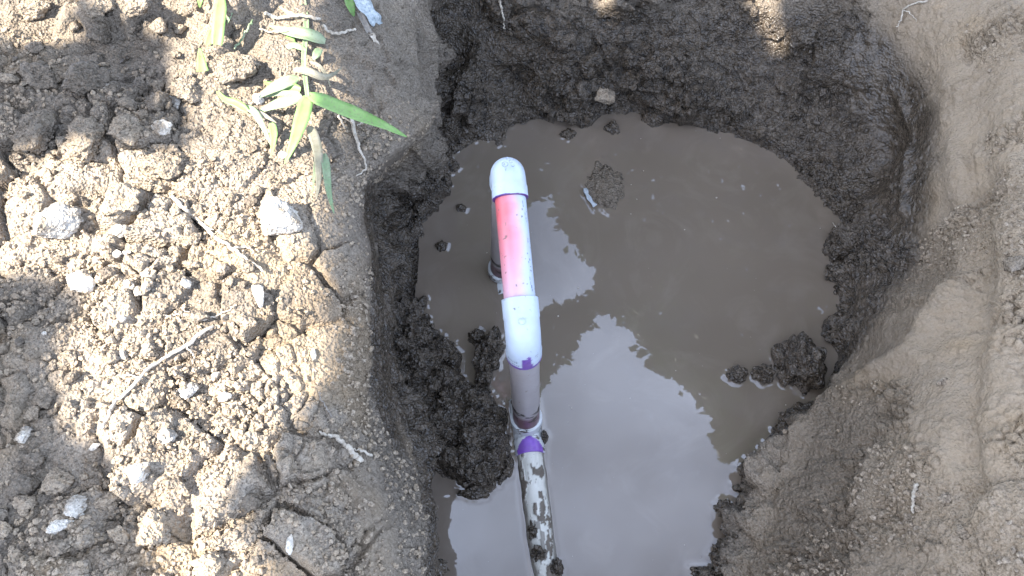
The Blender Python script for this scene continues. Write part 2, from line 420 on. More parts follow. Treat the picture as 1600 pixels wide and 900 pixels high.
# spade-cut ridges and grooves on the right face
seam([(1490,460,.36),(1430,555,.30),(1310,625,.14),(1195,735,.04)], .035, .030, .01)
seam([(1345,690,.26),(1315,745,.22),(1290,820,.18),(1270,910,.14)], .022, -.026, .012)
seam([(1358,700,.28),(1350,790,.27),(1350,910,.27)], .020, .018, .012)
seam([(1515,-20,.42),(1516,80,.42),(1514,170,.42),(1512,300,.41)], .010, -.014, .012)
seam([(1482,120,.37),(1490,250,.38),(1488,400,.37),(1500,470,.38)], .024, .010, .012)
seam([(1540,640,.44),(1535,760,.45),(1520,900,.45)], .016, -.018, .012)
seam([(1400,120,.24),(1412,230,.24),(1418,330,.22)], .016, .020, .01)
seam([(1245,70,.2),(1300,180,.16),(1360,200,.18)], .014, -.022, .015)
seam([(676,-20,.30),(677,90,.26),(672,170,.24),(668,235,.22)], .014, .020, .008)
D *= np.where(S > 6, np.clip((7.2 - S) / 1.2, 0, 1), 1)
VD = V + N * D[:, None]
# left edge: keep a ragged lip
I = np.arange(NA * NT_R).reshape(NA, NT_R)
a0, a1 = I, np.roll(I, -1, 0)
Fq = np.stack([a0[:, :-1], a0[:, 1:], a1[:, 1:], a1[:, :-1]], 2).reshape(-1, 4)
Fc = np.stack([I[:, 0], np.roll(I[:, 0], -1)], 1)
cidx = len(VD)
VD = np.vstack([VD, CEN + np.array((0, 0, -.13))])
# central fan closed with thin quads folded to triangles
gm = mesh_np('ground', VD, Fq)
bm = bmesh.new(); bm.from_mesh(gm); bm.verts.ensure_lookup_table()
for x, y in Fc: bm.faces.new((bm.verts[cidx], bm.verts[x], bm.verts[y]))
bm.to_mesh(gm); bm.free()
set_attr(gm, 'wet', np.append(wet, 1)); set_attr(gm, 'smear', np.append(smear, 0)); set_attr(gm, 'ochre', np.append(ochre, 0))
ground = obj('ground', gm, M_SOIL); ground['kind'] = 'structure'
tris = np.vstack([Fq[:, [0, 1, 2]], Fq[:, [0, 2, 3]]])
selF = ((S[Fq[:, 0]] > 1.5) & (S[Fq[:, 0]] < 6.7))
fsel = Fq[selF]
BVH = BVHTree.FromPolygons(VD.tolist(), fsel.tolist())
CAMV = Vector((0, 0, H))
def ray(u, v):
    return Vector(((u - 800) / FPX, CS + (450 - v) / FPX * SN, -SN + (450 - v) / FPX * CS)).normalized()
def hit(u, v):
    """where the sight line meets the ground"""
    d = ray(u, v); loc, nrm, i, dist = BVH.ray_cast(CAMV, d)
    if loc is None:
        p = P(u, v, .5); return Vector(p), Vector((0, 0, 1)), 1.5
    if nrm.dot(d) > 0: nrm = -nrm
    return loc, nrm, (loc - CAMV).dot(Vector((0, CS, -SN)))

# ------------------------------------------------------------------ lumpy meshes
def ico(sub):
    bm = bmesh.new(); bmesh.ops.create_icosphere(bm, subdivisions=sub, radius=1)
    v = np.array([x.co[:] for x in bm.verts]); f = np.array([[q.index for q in p.verts] for p in bm.faces]); bm.free()
    return v, f
ICO = {k: ico(k) for k in (1, 2, 3, 4, 5)}
def lump(name, sub, seed, size=(1, 1, 1), rough=.25, fine=.05, facet=.25, smooth=True, lumps=0., lsc=5):
    """unit-sized clod or stone, flattened by random planes so that it has faces and edges"""
    v, f = ICO[sub]; v = v.copy(); r = np.random.default_rng(seed)
    d = 1 + rough * fbm(v * 1.3 + seed * 3.7, 3, seed)
    for k in range(13):
        n = r.normal(size=3); n /= np.linalg.norm(n); h = r.uniform(.45, .9)
        ca = v @ n; lim = h / np.maximum(ca, 1e-3)
        d = np.where((ca > 0) & (d > lim), d + (lim - d) * min(1, facet * 2.2), d)
    rg = 1 - np.abs(fbm(v * 2.6 + seed, 3, seed + 5)) * 2.2
    d = d - .10 * rough / .3 * np.clip(rg, 0, 1) ** 3
    if lumps:
        f1, f2, c = worley(v * lsc + seed, seed); d = d + lumps * ((.55 - f1) * .8 + (c - .5) * .6)
    d = d + fine * fbm(v * 6 + seed, 4, seed + 9)
    v = v * d[:, None] * np.asarray(size)
    return mesh_np(name, v, f, smooth)

# ------------------------------------------------------------------ water, mound of slumped mud
MOUND = [(598,470),(650,470),(672,505),(700,520),(722,545),(716,575),(735,600),(772,605),(792,640),(800,668),(800,720),(798,745),(770,762),(735,772),(705,768),(700,750),(662,748),(640,720),(600,640)]
mp = np.array([P(u, v, 0)[:2] for u, v in MOUND])
def sdist(x, y, poly):
    n = len(poly); best = np.full(x.shape, 1e9)
    for k in range(n):
        a, b = poly[k], poly[(k + 1) % n]; ab = b - a
        t = np.clip(((x - a[0]) * ab[0] + (y - a[1]) * ab[1]) / (ab @ ab), 0, 1)
        best = np.minimum(best, np.hypot(x - a[0] - ab[0] * t, y - a[1] - ab[1] * t))
    return np.where(inpoly(x, y, [tuple(q) for q in poly]), best, -best)
st = .0019
gx, gy = np.meshgrid(np.arange(-.36, .03, st), np.arange(.42, 1.02, st), indexing='ij')
sd = sdist(gx.ravel(), gy.ravel(), mp)
p3 = np.stack([gx.ravel(), gy.ravel(), np.zeros(gx.size)], 1)
sdn = sd + .018 * fbm(p3 * 22, 3, 90)
wq = p3 + .012 * np.stack([fbm(p3 * 24, 3, s) for s in (91, 92, 93)], 1)
f1, f2, c = worley(wq * 52, 94); g1, g2, c2 = worley(wq * 24, 95); h1, h2, c3 = worley(wq * 110, 96)
mz = -.03 + .075 * sstep(-.03, .05, sdn) + .02 * sstep(.04, .14, sdn)
dome = lambda f: np.sqrt(np.clip(.8 - f * f, 0, 1)) - .55
mz += sstep(-.02, .02, sdn) * (dome(f1) * .016 + (c - .5) * .012 + dome(g1) * .046 + (c2 - .5) * .030 + .005 * (1 - 2 * np.abs(fbm(wq * 70, 3, 196))) + dome(h1) * .003)
mz += .06 * sstep(-.22, -.34, gx.ravel())
p3[:, 2] = mz
p3[:, 0] += .006 * fbm(p3 * 70, 2, 98); p3[:, 1] += .006 * fbm(p3 * 70, 2, 99)
Im = np.arange(gx.size).reshape(gx.shape)
Fm = np.stack([Im[:-1, :-1], Im[1:, :-1], Im[1:, 1:], Im[:-1, 1:]], 2).reshape(-1, 4)
Fm = Fm[(mz[Fm] > -.024).any(1)]
mound = obj('mud_mound', mesh_np('mud_mound', p3, Fm), M_MUD)
tag(mound, 'lumpy dark mound of wet mud slumped beside the white pipe', 'mud')

# pieces of mud that stand in the water: (u, v, half width px, half height px, height m, seed, label)
SHORE = [VD[:-1][(np.abs(VD[:-1, 2]) < .0045) & (S > 1.5) & (S < 3.5)], p3[np.abs(p3[:, 2]) < .004]]
isles = []
def island(name, u, v, wu, wv, hz, seed, label, mat=None, rot=0., sub=5, cat='mud', lumps=.42, lsc=2.5):
    c = P(u, v, .0); dep = CS * c[1] + SN * H
    sx, sy = wu * dep / FPX, wv * dep / FPX / math.sin(math.atan2(H, c[1])) 
    me = lump(name, sub, seed, (sx * 1.15, sy * 1.15, hz * 2.0), .3, .07, .15, True, lumps, lsc)
    o = obj(name, me, mat or M_MUD); o.location = (c[0], c[1], -hz * .35); o.rotation_euler.z = rot
    tag(o, label, cat)
    co = np.empty(len(me.vertices) * 3, np.float32); me.vertices.foreach_get('co', co); co = co.reshape(-1, 3)
    cr, sr = math.cos(rot), math.sin(rot)
    w3 = np.stack([co[:, 0] * cr - co[:, 1] * sr + c[0], co[:, 0] * sr + co[:, 1] * cr + c[1], co[:, 2] - hz * .35], 1)
    SHORE.append(w3[np.abs(w3[:, 2]) < max(.003, hz * .12)])
    return o
island('mud_clump', 1243, 568, 35, 42, .06, 101, 'big dark mud clump standing in the water by the right shore')
island('mud_clump', 1192, 584, 17, 15, .025, 102, 'low mud lump between the big right clump and the small round one')
island('mud_clump', 1150, 587, 15, 13, .018, 103, 'small round mud lump at the left end of the row by the right shore', sub=4)
island('mud_clump', 764, 560, 23, 42, .05, 104, 'upright black mud chunk in the water left of the near elbow', rot=-.25)
island('mud_clump', 744, 528, 14, 12, .02, 105, 'small mud crumb touching the top of the black chunk', sub=4)
island('mud_clump', 706, 556, 15, 14, .022, 106, 'mud lump ringed by water at the mound\'s upper corner', sub=4)
island('mud_clump', 946, 292, 30, 36, .006, 107, 'flat crumbling patch of mud and grit out in the open water', M_DAMP, lumps=.34, lsc=3.6)
island('mud_clump', 888, 210, 13, 8, .010, 108, 'tiny mud lump in the water near the far shore', sub=4)
island('mud_clump', 957, 200, 13, 9, .013, 109, 'mud lump at the shore below the pale stone', sub=4)
island('mud_clump', 1017, 186, 14, 12, .02, 110, 'mud lump at the far shore right of the pale stone', sub=4)
island('mud_clump', 741, 770, 26, 10, .015, 111, 'flat mud lump fallen off the bottom tip of the mound', sub=4)
island('mud_clump', 1130, 794, 16, 12, .004, 112, 'thin mud patch awash near the lower right shore', sub=4)
island('mud_clump', 1152, 763, 8, 7, .006, 113, 'upper of the two mud specks at the lower right shore', sub=3)
island('mud_clump', 1165, 740, 13, 18, .02, 114, 'dark mud lump wedged at the lower right waterline', sub=4)
island('mud_clump', 1150, 845, 15, 26, .02, 115, 'dark mud lip along the lower right waterline', sub=4)
island('mud_clump', 1105, 897, 22, 12, .02, 116, 'dark mud lump at the bottom edge right of the pipe', sub=4)
island('mud_clump', 843, 868, 13, 13, .030, 117, 'brown mud lump capping the main pipe near the bottom edge', sub=4)
island('mud_clump', 868, 886, 12, 15, .026, 118, 'second mud lump against the main pipe, nearest the bottom edge', sub=4)
island('mud_clump', 832, 830, 9, 17, .024, 119, 'small mud smear lump on the left flank of the main pipe', sub=4)
island('mud_clump', 690, 385, 9, 8, .008, 120, 'small mud crumb by the left shore level with the red pipe', sub=3)
island('mud_clump', 720, 326, 9, 7, .009, 121, 'small mud crumb left of the far elbow', sub=3)
island('mud_clump', 850, 685, 6, 10, .02, 122, 'brown mud bit stuck at the right of the tee', sub=3)
island('mud_clump', 1300, 395, 16, 16, .03, 123, 'mud lump at the right shore, topmost there', sub=4)

# ------------------------------------------------------------------ the pipe loop
R_PIPE, R_FIT = .03015, .0350
def frame_path(pts):
    """frames carried along a polyline without twist"""
    pts = [Vector(p) for p in pts]; tang = []
    for k in range(len(pts)):
        a = pts[max(k - 1, 0)]; b = pts[min(k + 1, len(pts) - 1)]; tang.append((b - a).normalized())
    up = Vector((0, 0, 1)) if abs(tang[0].z) < .9 else Vector((0, 1, 0))
    n = (up - tang[0] * up.dot(tang[0])).normalized(); fr = []
    for k, t in enumerate(tang):
        n = (n - t * n.dot(t)).normalized(); fr.append((pts[k], t, n, t.cross(n)))
    return fr
def sweep(pts, rads, seg=72):
    fr = frame_path(pts); vs = []; an = np.arange(seg) / seg * 2 * np.pi
    for (p, t, n, b), r in zip(fr, rads):
        vs.append(np.array(p) + r * (np.cos(an)[:, None] * np.array(n) + np.sin(an)[:, None] * np.array(b)))
    L = len(vs); vs = np.vstack(vs); I = np.arange(L * seg).reshape(L, seg); J = np.roll(I, -1, 1)
    F = np.stack([I[:-1], J[:-1], J[1:], I[1:]], 2).reshape(-1, 4)
    along = np.repeat(np.arange(L), seg); ang = np.tile(an, L)
    return vs, F, along, ang
WHITE = np.array((.44, .50, .57)); 
def pvc_obj(name, v, F, parent, col=None, mud=None, root=None):
    n = len(v); c = np.ones((n, 4)); c[:, :3] = WHITE if col is None else col
    me = mesh_np(name, v - np.array(root), F); set_col(me, 'paint', c); set_attr(me, 'mud', np.zeros(n) if mud is None else mud)
    return obj(name, me, M_PVC, parent)
def lin(a, b, n): return [tuple(np.array(a) + (np.array(b) - np.array(a)) * k / (n - 1)) for k in range(n)]
NEAR = np.array((.0215, .597, .417)); FAR = np.array((-.0086, .913, .520))
TEE1 = P(823, 668, -.004); TEE2 = P(784, 432, -.03)
root_loc = tuple(TEE1)
loop = empty('pvc_pipe_loop', root_loc, 'white PVC pipe loop with red paint and purple primer rising from muddy water', 'pipe')
def unit(a): a = np.array(a, float); return a / np.linalg.norm(a)
d_up = unit(FAR - NEAR); d_r1 = unit(NEAR - TEE1); d_r2 = unit(FAR - TEE2)
# upper pipe, sprayed red
v, F, al, an = sweep(lin(NEAR + d_up * .02, FAR - d_up * .02, 300), [R_PIPE] * 300)
L = np.linalg.norm(FAR - NEAR) - .04
x_along = al / 299.
ct, sn = np.cos(an), np.sin(an)
lat = (v - (NEAR + (x_along * L + .02)[:, None] * d_up)) @ np.array((1, 0, 0)) / R_PIPE       # -1 left .. 1 right
nn = fbm(v * 35, 3, 131); n2 = fbm(v * 9, 2, 132)
redm = np.clip(1 - sstep(-.85, .45, lat + .45 * nn + .45 * n2 + .30 * (1 - x_along)), 0, 1) * (.10 + .72 * sstep(.15, .75, x_along + .15 * n2 + .1 * nn))
pink = np.clip(1 - sstep(-.1, .80, lat + .3 * n2 + .15 * nn), 0, 1) * (.45 + .45 * sstep(.05, .6, x_along))
col = WHITE[None] * (1 - pink[:, None]) + np.array((.66, .27, .33)) * pink[:, None]
col = col * (1 - redm[:, None]) + np.array((.62, .085, .09)) * redm[:, None]
pr = sstep(.0, .006, (x_along * L - (L - .0425)) + .003 * nn)       # primer at the far socket
col = col * (1 - pr[:, None]) + np.array((.14, .03, .22)) * pr[:, None]
spk = sstep(.74, .80, fbm(v * 95, 2, 135)); col = col * (1 - .8 * spk[:, None]) + np.array((.1, .06, .05)) * .8 * spk[:, None]
up_pipe = pvc_obj('upper_pipe', v, F, loop, col, None, root_loc); up_pipe['label'] = 'upper pipe sprayed red along its left side'
# faint print along the right side of the upper pipe
def patch_on(center, axis, radial, w, l, rad):
    b = np.cross(axis, radial); pts = []
    for i in (-1, 0, 1):
        for j in (-1, 1):
            a = i * w / 2 / rad
            pts.append(center + axis * j * l / 2 + rad * (radial * math.cos(a) + b * math.sin(a)))
    return pts, [(0, 1, 3, 2), (2, 3, 5, 4)]
pv, pf = [], []
side = unit(np.array((.80, -.25, .55)) - d_up * np.dot(np.array((.80, -.25, .55)), d_up))
k = .05
while k < L - .03:
    w, l = RNG.uniform(.0015, .004), RNG.uniform(.002, .007)
    if RNG.random() < .55:
        a = RNG.uniform(-.12, .12); rd = unit(side * math.cos(a) + np.cross(d_up, side) * math.sin(a))
        pp, ff = patch_on(NEAR + d_up * k, d_up, rd, w, l, R_PIPE + .0003)
        pf += [tuple(x + len(pv) for x in q) for q in ff]; pv += pp
    k += RNG.uniform(.005, .011)
obj('print_marks', mesh_np('print_marks', np.array(pv) - np.array(root_loc), np.array(pf)), M_INK, up_pipe)['kind'] = 'stuff'

def elbow(name, corner, d_a, d_b, la, lb, tint_fn=None, rb=.034):
    """d_a, d_b point from the corner along the two sockets"""
    pts, rads = [], []
    n1, n2, nb = 34, 34, 40
    A = corner + d_a * la; B = corner + d_b * lb; a0 = corner + d_a * rb; b0 = corner + d_b * rb
    pts += [A + d_a * 0 for _ in range(1)]; rads += [R_FIT - .0040]
    for q in lin(A, a0 + d_a * .006, n1): pts.append(np.array(q)); rads.append(R_FIT)
    for k in range(nb + 1):
        t = k / nb
        pts.append((1 - t) ** 2 * (a0 + d_a * .002) + 2 * t * (1 - t) * corner + t * t * (b0 + d_b * .002)); rads.append(R_FIT - .0012)
    for q in lin(b0 + d_b * .006, B, n2): pts.append(np.array(q)); rads.append(R_FIT)
    pts += [B]; rads += [R_FIT - .0040]
    # keep the end rims flat: nudge the doubled end points outwards a hair
    pts[0] = pts[0] + d_a * .0006; pts[-1] = pts[-1] + d_b * .0006
    v, F, al, an = sweep(pts, rads)
    c = np.tile(WHITE, (len(v), 1))
    if tint_fn: c = tint_fn(v, c)
    return pvc_obj(name, v, F, loop, c, None, root_loc)
def near_tint(v, c):
    blob_c = P(822, 562, .34); uu, vv = proj(v[:, 0], v[:, 1], v[:, 2])
    n = fbm(v * 130, 3, 141); front = v[:, 1] < NEAR[1]
    low = NEAR - d_r1 * .058
    h = (v - low) @ d_r1; latx = (v[:, 0] - low[0]) / R_FIT
    m = front & ((np.abs(latx - .12 - .1 * n) < .26 + .12 * n) & (h < .033 + .012 * n) | (h < .0035 + .003 * n))
    m2 = front & (np.abs(latx - .30) < .14) & (h < .014 + .004 * n)
    m = m | m2
    c[m] = np.array((.13, .055, .26)) * (1 + .3 * n[m, None])
    dot = np.linalg.norm(v - (NEAR + np.array((-.018, -.008, .030))), axis=1) < .0035
    c[dot] = (.03, .03, .05)
    return c
e1 = elbow('near_elbow', NEAR, d_up, -d_r1, .075, .062, near_tint)
def far_tint(v, c):
    h = (v - FAR) @ (-d_up); n = fbm(v * 90, 3, 144)
    m = (h > .0605 + .0012 * n); c[m] = np.array((.09, .03, .16))
    m = sstep(.70, .78, fbm(v * 70, 2, 146)); c = c * (1 - .7 * m[:, None]) + np.array((.2, .17, .15)) * .7 * m[:, None]
    return c
e2 = elbow('far_elbow', FAR, -d_up, -d_r2, .062, .060, far_tint)
# moulding gate mark on the near elbow and the embossed ring on the far one
def on_elbow(e_corner, d, off_along, radial):
    return e_corner + d * off_along + radial * R_FIT
gm_c = NEAR + d_up * .028; gr = unit(np.cross(np.array((1, 0, 0)), d_up)); gr = gr if gr[2] > 0 else -gr
vv_ = []; ff_ = []
def ringdisc(center, n, r0, r1, h, seg=28, a0=0, a1=2 * math.pi):
    n = unit(n); t = unit(np.cross(n, (1, .01, 0))); b = np.cross(n, t); vs = []; fs = []
    for k in range(seg + 1):
        a = a0 + (a1 - a0) * k / seg
        for r, z in ((r0, 0), (r0, h), (r1, h), (r1, 0)):
            vs.append(center + r * (t * math.cos(a) + b * math.sin(a)) + n * (z - r * r / (2 * R_FIT) * abs(math.cos(a)) ** 2))
    for k in range(seg):
        for j in range(3): fs.append((4 * k + j, 4 * k + j + 1, 4 * k + 4 + j + 1, 4 * k + 4 + j))
    return np.array(vs), np.array(fs)
v, F = ringdisc(gm_c + gr * (R_FIT - .0012), gr, .0, .0068, .0016)
pvc_obj('gate_mark', v, F, e1, None, None, root_loc)
fr_ = unit(gr * .9 + np.array((-.05, .30, .0)))
fc = FAR - d_up * .012 + fr_ * (R_FIT - .0002)
vs, fs = [], []
for (dx, dy, r0, r1, aa, bb) in ((-.004, -.002, .0052, .0062, 0, 6.28), (-.004, -.002, .0, .0030, .3, 2.6), (.008, .004, .0030, .0040, 0, 4.), (.011, -.004, .0018, .0028, 1, 5.5), (.002, .010, .0025, .0034, 0, 3.2), (.012, .009, .0014, .0023, 2, 6), (-.001, -.014, .003, .0038, .4, 2.2)):
    v, F = ringdisc(fc + np.array((dx, 0, 0)) + d_up * dy - fr_ * (dx * dx / (2 * R_FIT)), fr_, r0, r1, .0005, 22, aa, bb)
    fs += [tuple(x + sum(len(q) for q in vs) for x in f) for f in F.tolist()]; vs.append(v)
obj('embossed_marks', mesh_np('embossed_marks', np.vstack(vs) - np.array(root_loc), np.array(fs)), M_INK, e2)['kind'] = 'stuff'
# two short lines of print on the near elbow's lower collar, left of the primer
pv, pf = [], []
for row, hh in ((0, .021), (1, .010)):
    for kk in range(6):
        if row and kk == 1: continue
        a = -.98 + kk * .115 + .1 * row
        rd = unit(np.array((math.sin(a), -math.cos(a), 0))); rd = unit(rd - d_r1 * np.dot(rd, d_r1))
        pp, ff = patch_on(NEAR - d_r1 * (.058 - hh), d_r1, rd, RNG.uniform(.0015, .0032), RNG.uniform(.0020, .0042), R_FIT + .0004)
        pf += [tuple(x + len(pv) for x in q) for q in ff]; pv += pp
obj('print_marks', mesh_np('print_marks', np.array(pv) - np.array(root_loc), np.array(pf)), M_INK, e1)['kind'] = 'stuff'
# risers
def riser(name, base, top, d, seed, lab):
    a = base + d * .03; b = top - d * .02
    v, F, al, an = sweep(lin(a, b, 260), [R_PIPE] * 260)
    Lr = np.linalg.norm(b - a); s = al / 259. * Lr
    n = fbm(v * 60, 4, seed); n2 = fbm(v * np.array((25, 25, 60)), 3, seed + 1)
    c = np.tile(np.array((.30, .27, .265)), (len(v), 1)) * (1 + .10 * n[:, None])
    pm = 1 - sstep(.074, .090, s + .010 * n2); c = c * (1 - pm[:, None] * .9) + np.array((.10, .03, .045)) * (pm * .9)[:, None]
    mudm = np.maximum(sstep(.12, .22, n2) * (s < .115) * (s > .055), sstep(.28, .34, n) * (s < .11))
    strip = np.exp(-((s - .095 - .012 * np.sin(an * 2 + 1.2)) / .006) ** 2) * sstep(-.1, .15, n2)
    mudm = np.clip(np.maximum(mudm, strip), 0, 1)
    c = c * (1 - mudm[:, None]) + np.array((.045, .038, .032)) * mudm[:, None]
    o = pvc_obj(name, v, F, loop, c, mudm, root_loc); o['label'] = lab
    return o
riser('riser', TEE1, NEAR, d_r1, 151, 'near riser, greyed with a dark primer and mud stain at its foot')
riser('riser', TEE2, FAR, d_r2, 157, 'far riser, mostly hidden behind the red pipe')
# tees
m1 = P(838, 785, -.006); m2 = P(846, 850, -.009); m3 = P(857, 905, -.013); m4 = np.array((.13, .05, -.04))
d_m = unit(m1 - TEE1)
def tee(name, base, d_r, d_run, seed, l_run=.066, l_br=.060, lab=None, primer=True):
    e = obj(name, None, None, loop); e.name = name
    def tint(v, purple):
        n = fbm(v * 70, 4, seed); c = np.tile(np.array((.52, .53, .53)), (len(v), 1))
        mm = sstep(.22, .34, n); c = c * (1 - mm[:, None]) + np.array((.10, .085, .07)) * mm[:, None]
        return c, mm
    pr = lambda l: ([base - d_run * l - d_run * .0006] + [np.array(q) for q in lin(base - d_run * l, base + d_run * l, 90)] + [base + d_run * l + d_run * .0006])
    pts = pr(l_run); rads = [R_FIT - .004] + [R_FIT if abs(k - 44.5) > 20 else R_FIT - .0015 for k in range(90)] + [R_FIT - .004]
    v, F, al, an = sweep(pts, rads); c, mm = tint(v, False)
    h = (v - base) @ d_run; n = fbm(v * 120, 3, seed + 4)
    up = np.abs((v[:, 0] - base[0] - h * d_run[0]) / R_FIT) < .66 + .1 * n
    lt = (v[:, 0] - base[0] - h * d_run[0]) / R_FIT
    pm = primer & (h > l_run - .034 * np.sqrt(np.clip(1 - (lt / .85) ** 2, 0, 1)) + .005 * n) & (v[:, 2] > 0) & (np.abs(lt) < .85); c[pm] = np.array((.17, .07, .36)) * (1 + .25 * n[pm, None]); mm = np.where(pm, 0, mm)
    pvc_obj('run_socket', v, F, e, c, mm, root_loc)
    A = base + d_r * l_br
    pts = [np.array(q) for q in lin(base + d_r * .01, A - d_r * .024, 26)]; rads = [R_FIT - .0015] * 26
    pts += [np.array(q) for q in lin(A - d_r * .022, A, 16)]; rads += [R_FIT + .0012] * 16
    pts += [A + d_r * .0006, A - d_r * .006]; rads += [R_FIT - .0035, R_PIPE + .0006]
    v, F, al, an = sweep(pts, rads); c, mm = tint(v, False)
    pvc_obj('branch_socket', v, F, e, c, mm, root_loc)
    if lab: e['label'] = lab
    return e
tee('tee', TEE1, d_r1, d_m, 161, lab='near tee, half out of the water, with a purple primer arc')
tee('tee', TEE2, d_r2, unit(TEE2 - P(775, 380, -.03)), 167, lab='far tee, its collar just above the water', primer=False)
# main pipe, white under scraped mud
path = catmull(np.array([TEE1 + d_m * .03, m1, m2, m3, m4]), np.linspace(0, 3.999, 360), False)
v, F, al, an = sweep([tuple(q) for q in path], [R_PIPE] * 360, 84)
s = al / 359.; n = fbm(v * np.array((75, 38, 75)), 4, 171); n2 = fbm(v * np.array((190, 45, 190)), 3, 173); n3 = fbm(v * 18, 2, 175)
c = np.tile(np.array((.52, .50, .44)), (len(v), 1)) * (1 + .18 * n2[:, None])
scr = sstep(.22, .36, n2) * .75; mm = np.maximum(sstep(.06, .12, n + .18 * n3 - .03), scr)
mm = np.maximum(mm, sstep(.80, .86, s + .04 * n)) 
mm = np.maximum(mm, (1 - sstep(.008, .016, v[:, 2] - .000 + .006 * n)) * .75)
c = c * (1 - mm[:, None]) + np.array((.105, .085, .065)) * mm[:, None] * (1 + .4 * n[:, None])
pp = (s < .045 + .01 * n) & (v[:, 2] > .008); c[pp] = np.array((.30, .22, .46))
fr = frame_path([tuple(q) for q in path]); cen = np.repeat(np.array([f[0] for f in fr]), 84, 0)
v = cen + (v - cen) * (1 + .045 * mm * (1 + n))[:, None]
mp_ = pvc_obj('main_pipe', v, F, loop, c, mm, root_loc); mp_['label'] = 'main pipe, scraped white under clinging dark mud, lying half in the water'
SHORE.append(v[np.abs(v[:, 2]) < .003])
for bb, dd in ((TEE1, d_m), (TEE2, unit(TEE2 - P(775, 380, -.03)))):
    for sgn in (-1, 1):
        for k in np.linspace(-.066, .066, 60):
            SHORE.append((bb + dd * k + np.array((sgn * .0345, 0, -bb[2])))[None] if bb[2] > -.01 else np.zeros((0, 3)))
for k in np.linspace(0, 6.28, 50): SHORE.append((np.array((TEE2[0], TEE2[1], 0)) + .036 * np.array((math.cos(k), math.sin(k), 0)))[None])

# ------------------------------------------------------------------ muddy water sheet with a raised rim where it wets things
st = .0030
gx, gy = np.meshgrid(np.arange(-.36, .98, st), np.arange(-.24, 1.62, st), indexing='ij')
SH = np.vstack(SHORE); SH = SH[RNG.permutation(len(SH))[:90000]]
kd = KDTree(len(SH))
for k, q in enumerate(SH): kd.insert((q[0], q[1], 0), k)
kd.balance()
dist = np.array([kd.find((x, y, 0))[2] for x, y in zip(gx.ravel(), gy.ravel())])
dg_ = dist.reshape(gx.shape)
for _ in range(2):
    dg_ = (dg_ + np.roll(dg_, 1, 0) + np.roll(dg_, -1, 0) + np.roll(dg_, 1, 1) + np.roll(dg_, -1, 1)) / 5
wz = .0021 * np.exp(-dg_.ravel() / .0045)
wv = np.stack([gx.ravel(), gy.ravel(), wz], 1)
Iw = np.arange(gx.size).reshape(gx.shape)
Fw = np.stack([Iw[:-1, :-1], Iw[1:, :-1], Iw[1:, 1:], Iw[:-1, 1:]], 2).reshape(-1, 4)
poly = [tuple((CEN + (p - CEN) * 1.05)[:2]) for p in ST[:, 0]]
cx, cy = gx[:-1, :-1].ravel(), gy[:-1, :-1].ravel()
Fw = Fw[inpoly(cx, cy, poly)]
water = obj('water', mesh_np('water', wv, Fw), M_WATER); water['kind'] = 'structure'

#@@DETAILS
# ------------------------------------------------------------------ trees over the pit: seen mirrored in the water, and shading it
SKY_GAPS = [[(850,590),(945,478),(964,495),(992,515),(1008,548),(1020,570),(1042,576),(1060,590),(1076,608),(1095,618),(1112,645),(1122,685),(1136,712),(1160,718),(1168,760),(1170,980),(480,980),(480,720),(700,730),(800,610)],
            [(780,400),(785,350),(822,312),(845,308),(866,296),(878,350),(896,374),(916,388),(932,416),(936,450),(888,480),(858,486),(830,500),(800,495),(785,470)]]
SUN_GAPS = [[(-200,-200),(470,-200),(500,30),(515,130),(500,250),(500,330),(490,420),(505,520),(475,640),(440,720),(385,760),(395,820),(450,930),(230,930),(205,830),(175,720),(130,700),(90,640),(85,560),(125,470),(60,445),(-200,430),(-200,250),(60,230),(140,215),(200,230),(275,220),(265,140),(240,60),(170,30),(120,80),(-200,90)]]
SUN_SPOTS = [[(905,-60),(1000,-60),(985,22),(925,16)], [(1140,-60),(1240,-60),(1228,72),(1172,58)]]
TS = np.array(TO_SUN)
def mirrored_px(p):
    k = H / (H + p[:, 2]); return proj(p[:, 0] * k, p[:, 1] * k, 0 * k)
def shadow_px(p, z):
    g = p - TS[None] * ((p[:, 2] - z) / TS[2])[:, None]; return proj(g[:, 0], g[:, 1], g[:, 2])
def open_gap(p):
    u, v = mirrored_px(p); m = np.zeros(len(p), bool)
    u = u + 16 * vnoise(p * 9, 901) + 5 * vnoise(p * 23, 902); v = v + 16 * vnoise(p * 9, 903) + 5 * vnoise(p * 23, 904)
    for q in SKY_GAPS: m |= inpoly(u, v, q)
    u, v = shadow_px(p, .54)
    for q in SUN_GAPS: m |= inpoly(u, v, q)
    u, v = shadow_px(p, .27)
    for q in SUN_SPOTS: m |= inpoly(u, v, q)
    return m
def leaf_mesh(name, cen, size):
    n = len(cen); r = RNG
    t = r.normal(size=(n, 3)); t[:, 2] *= .35; t /= np.linalg.norm(t, axis=1)[:, None]
    nn = r.normal(size=(n, 3)) * .45; nn[:, 2] += 1; b = np.cross(nn, t); b /= np.linalg.norm(b, axis=1)[:, None]
    nn = np.cross(t, b); L = size * r.uniform(.7, 1.2, n)[:, None]; W = L * r.uniform(.24, .34, n)[:, None]
    a = cen - t * L * .5; d = cen + t * L * .5 - nn * L * .12
    l1 = cen - t * L * .05 + b * W + nn * W * .25; r1 = cen - t * L * .05 - b * W + nn * W * .25
    v = np.stack([a, l1, d, r1], 1).reshape(-1, 3); k = np.arange(n)[:, None] * 4
    f = np.concatenate([k + np.array([[0, 2, 1]]), k + np.array([[0, 3, 2]])], 0)
    return mesh_np(name, v, f, False)
def limb_mesh(name, pts, r0, r1):
    pts = catmull(np.array(pts, float), np.linspace(0, len(pts) - 1.001, 14), False)
    v, F, al, an = sweep([tuple(q) for q in pts], np.linspace(r0, r1, 14), 12); return mesh_np(name, v, F)
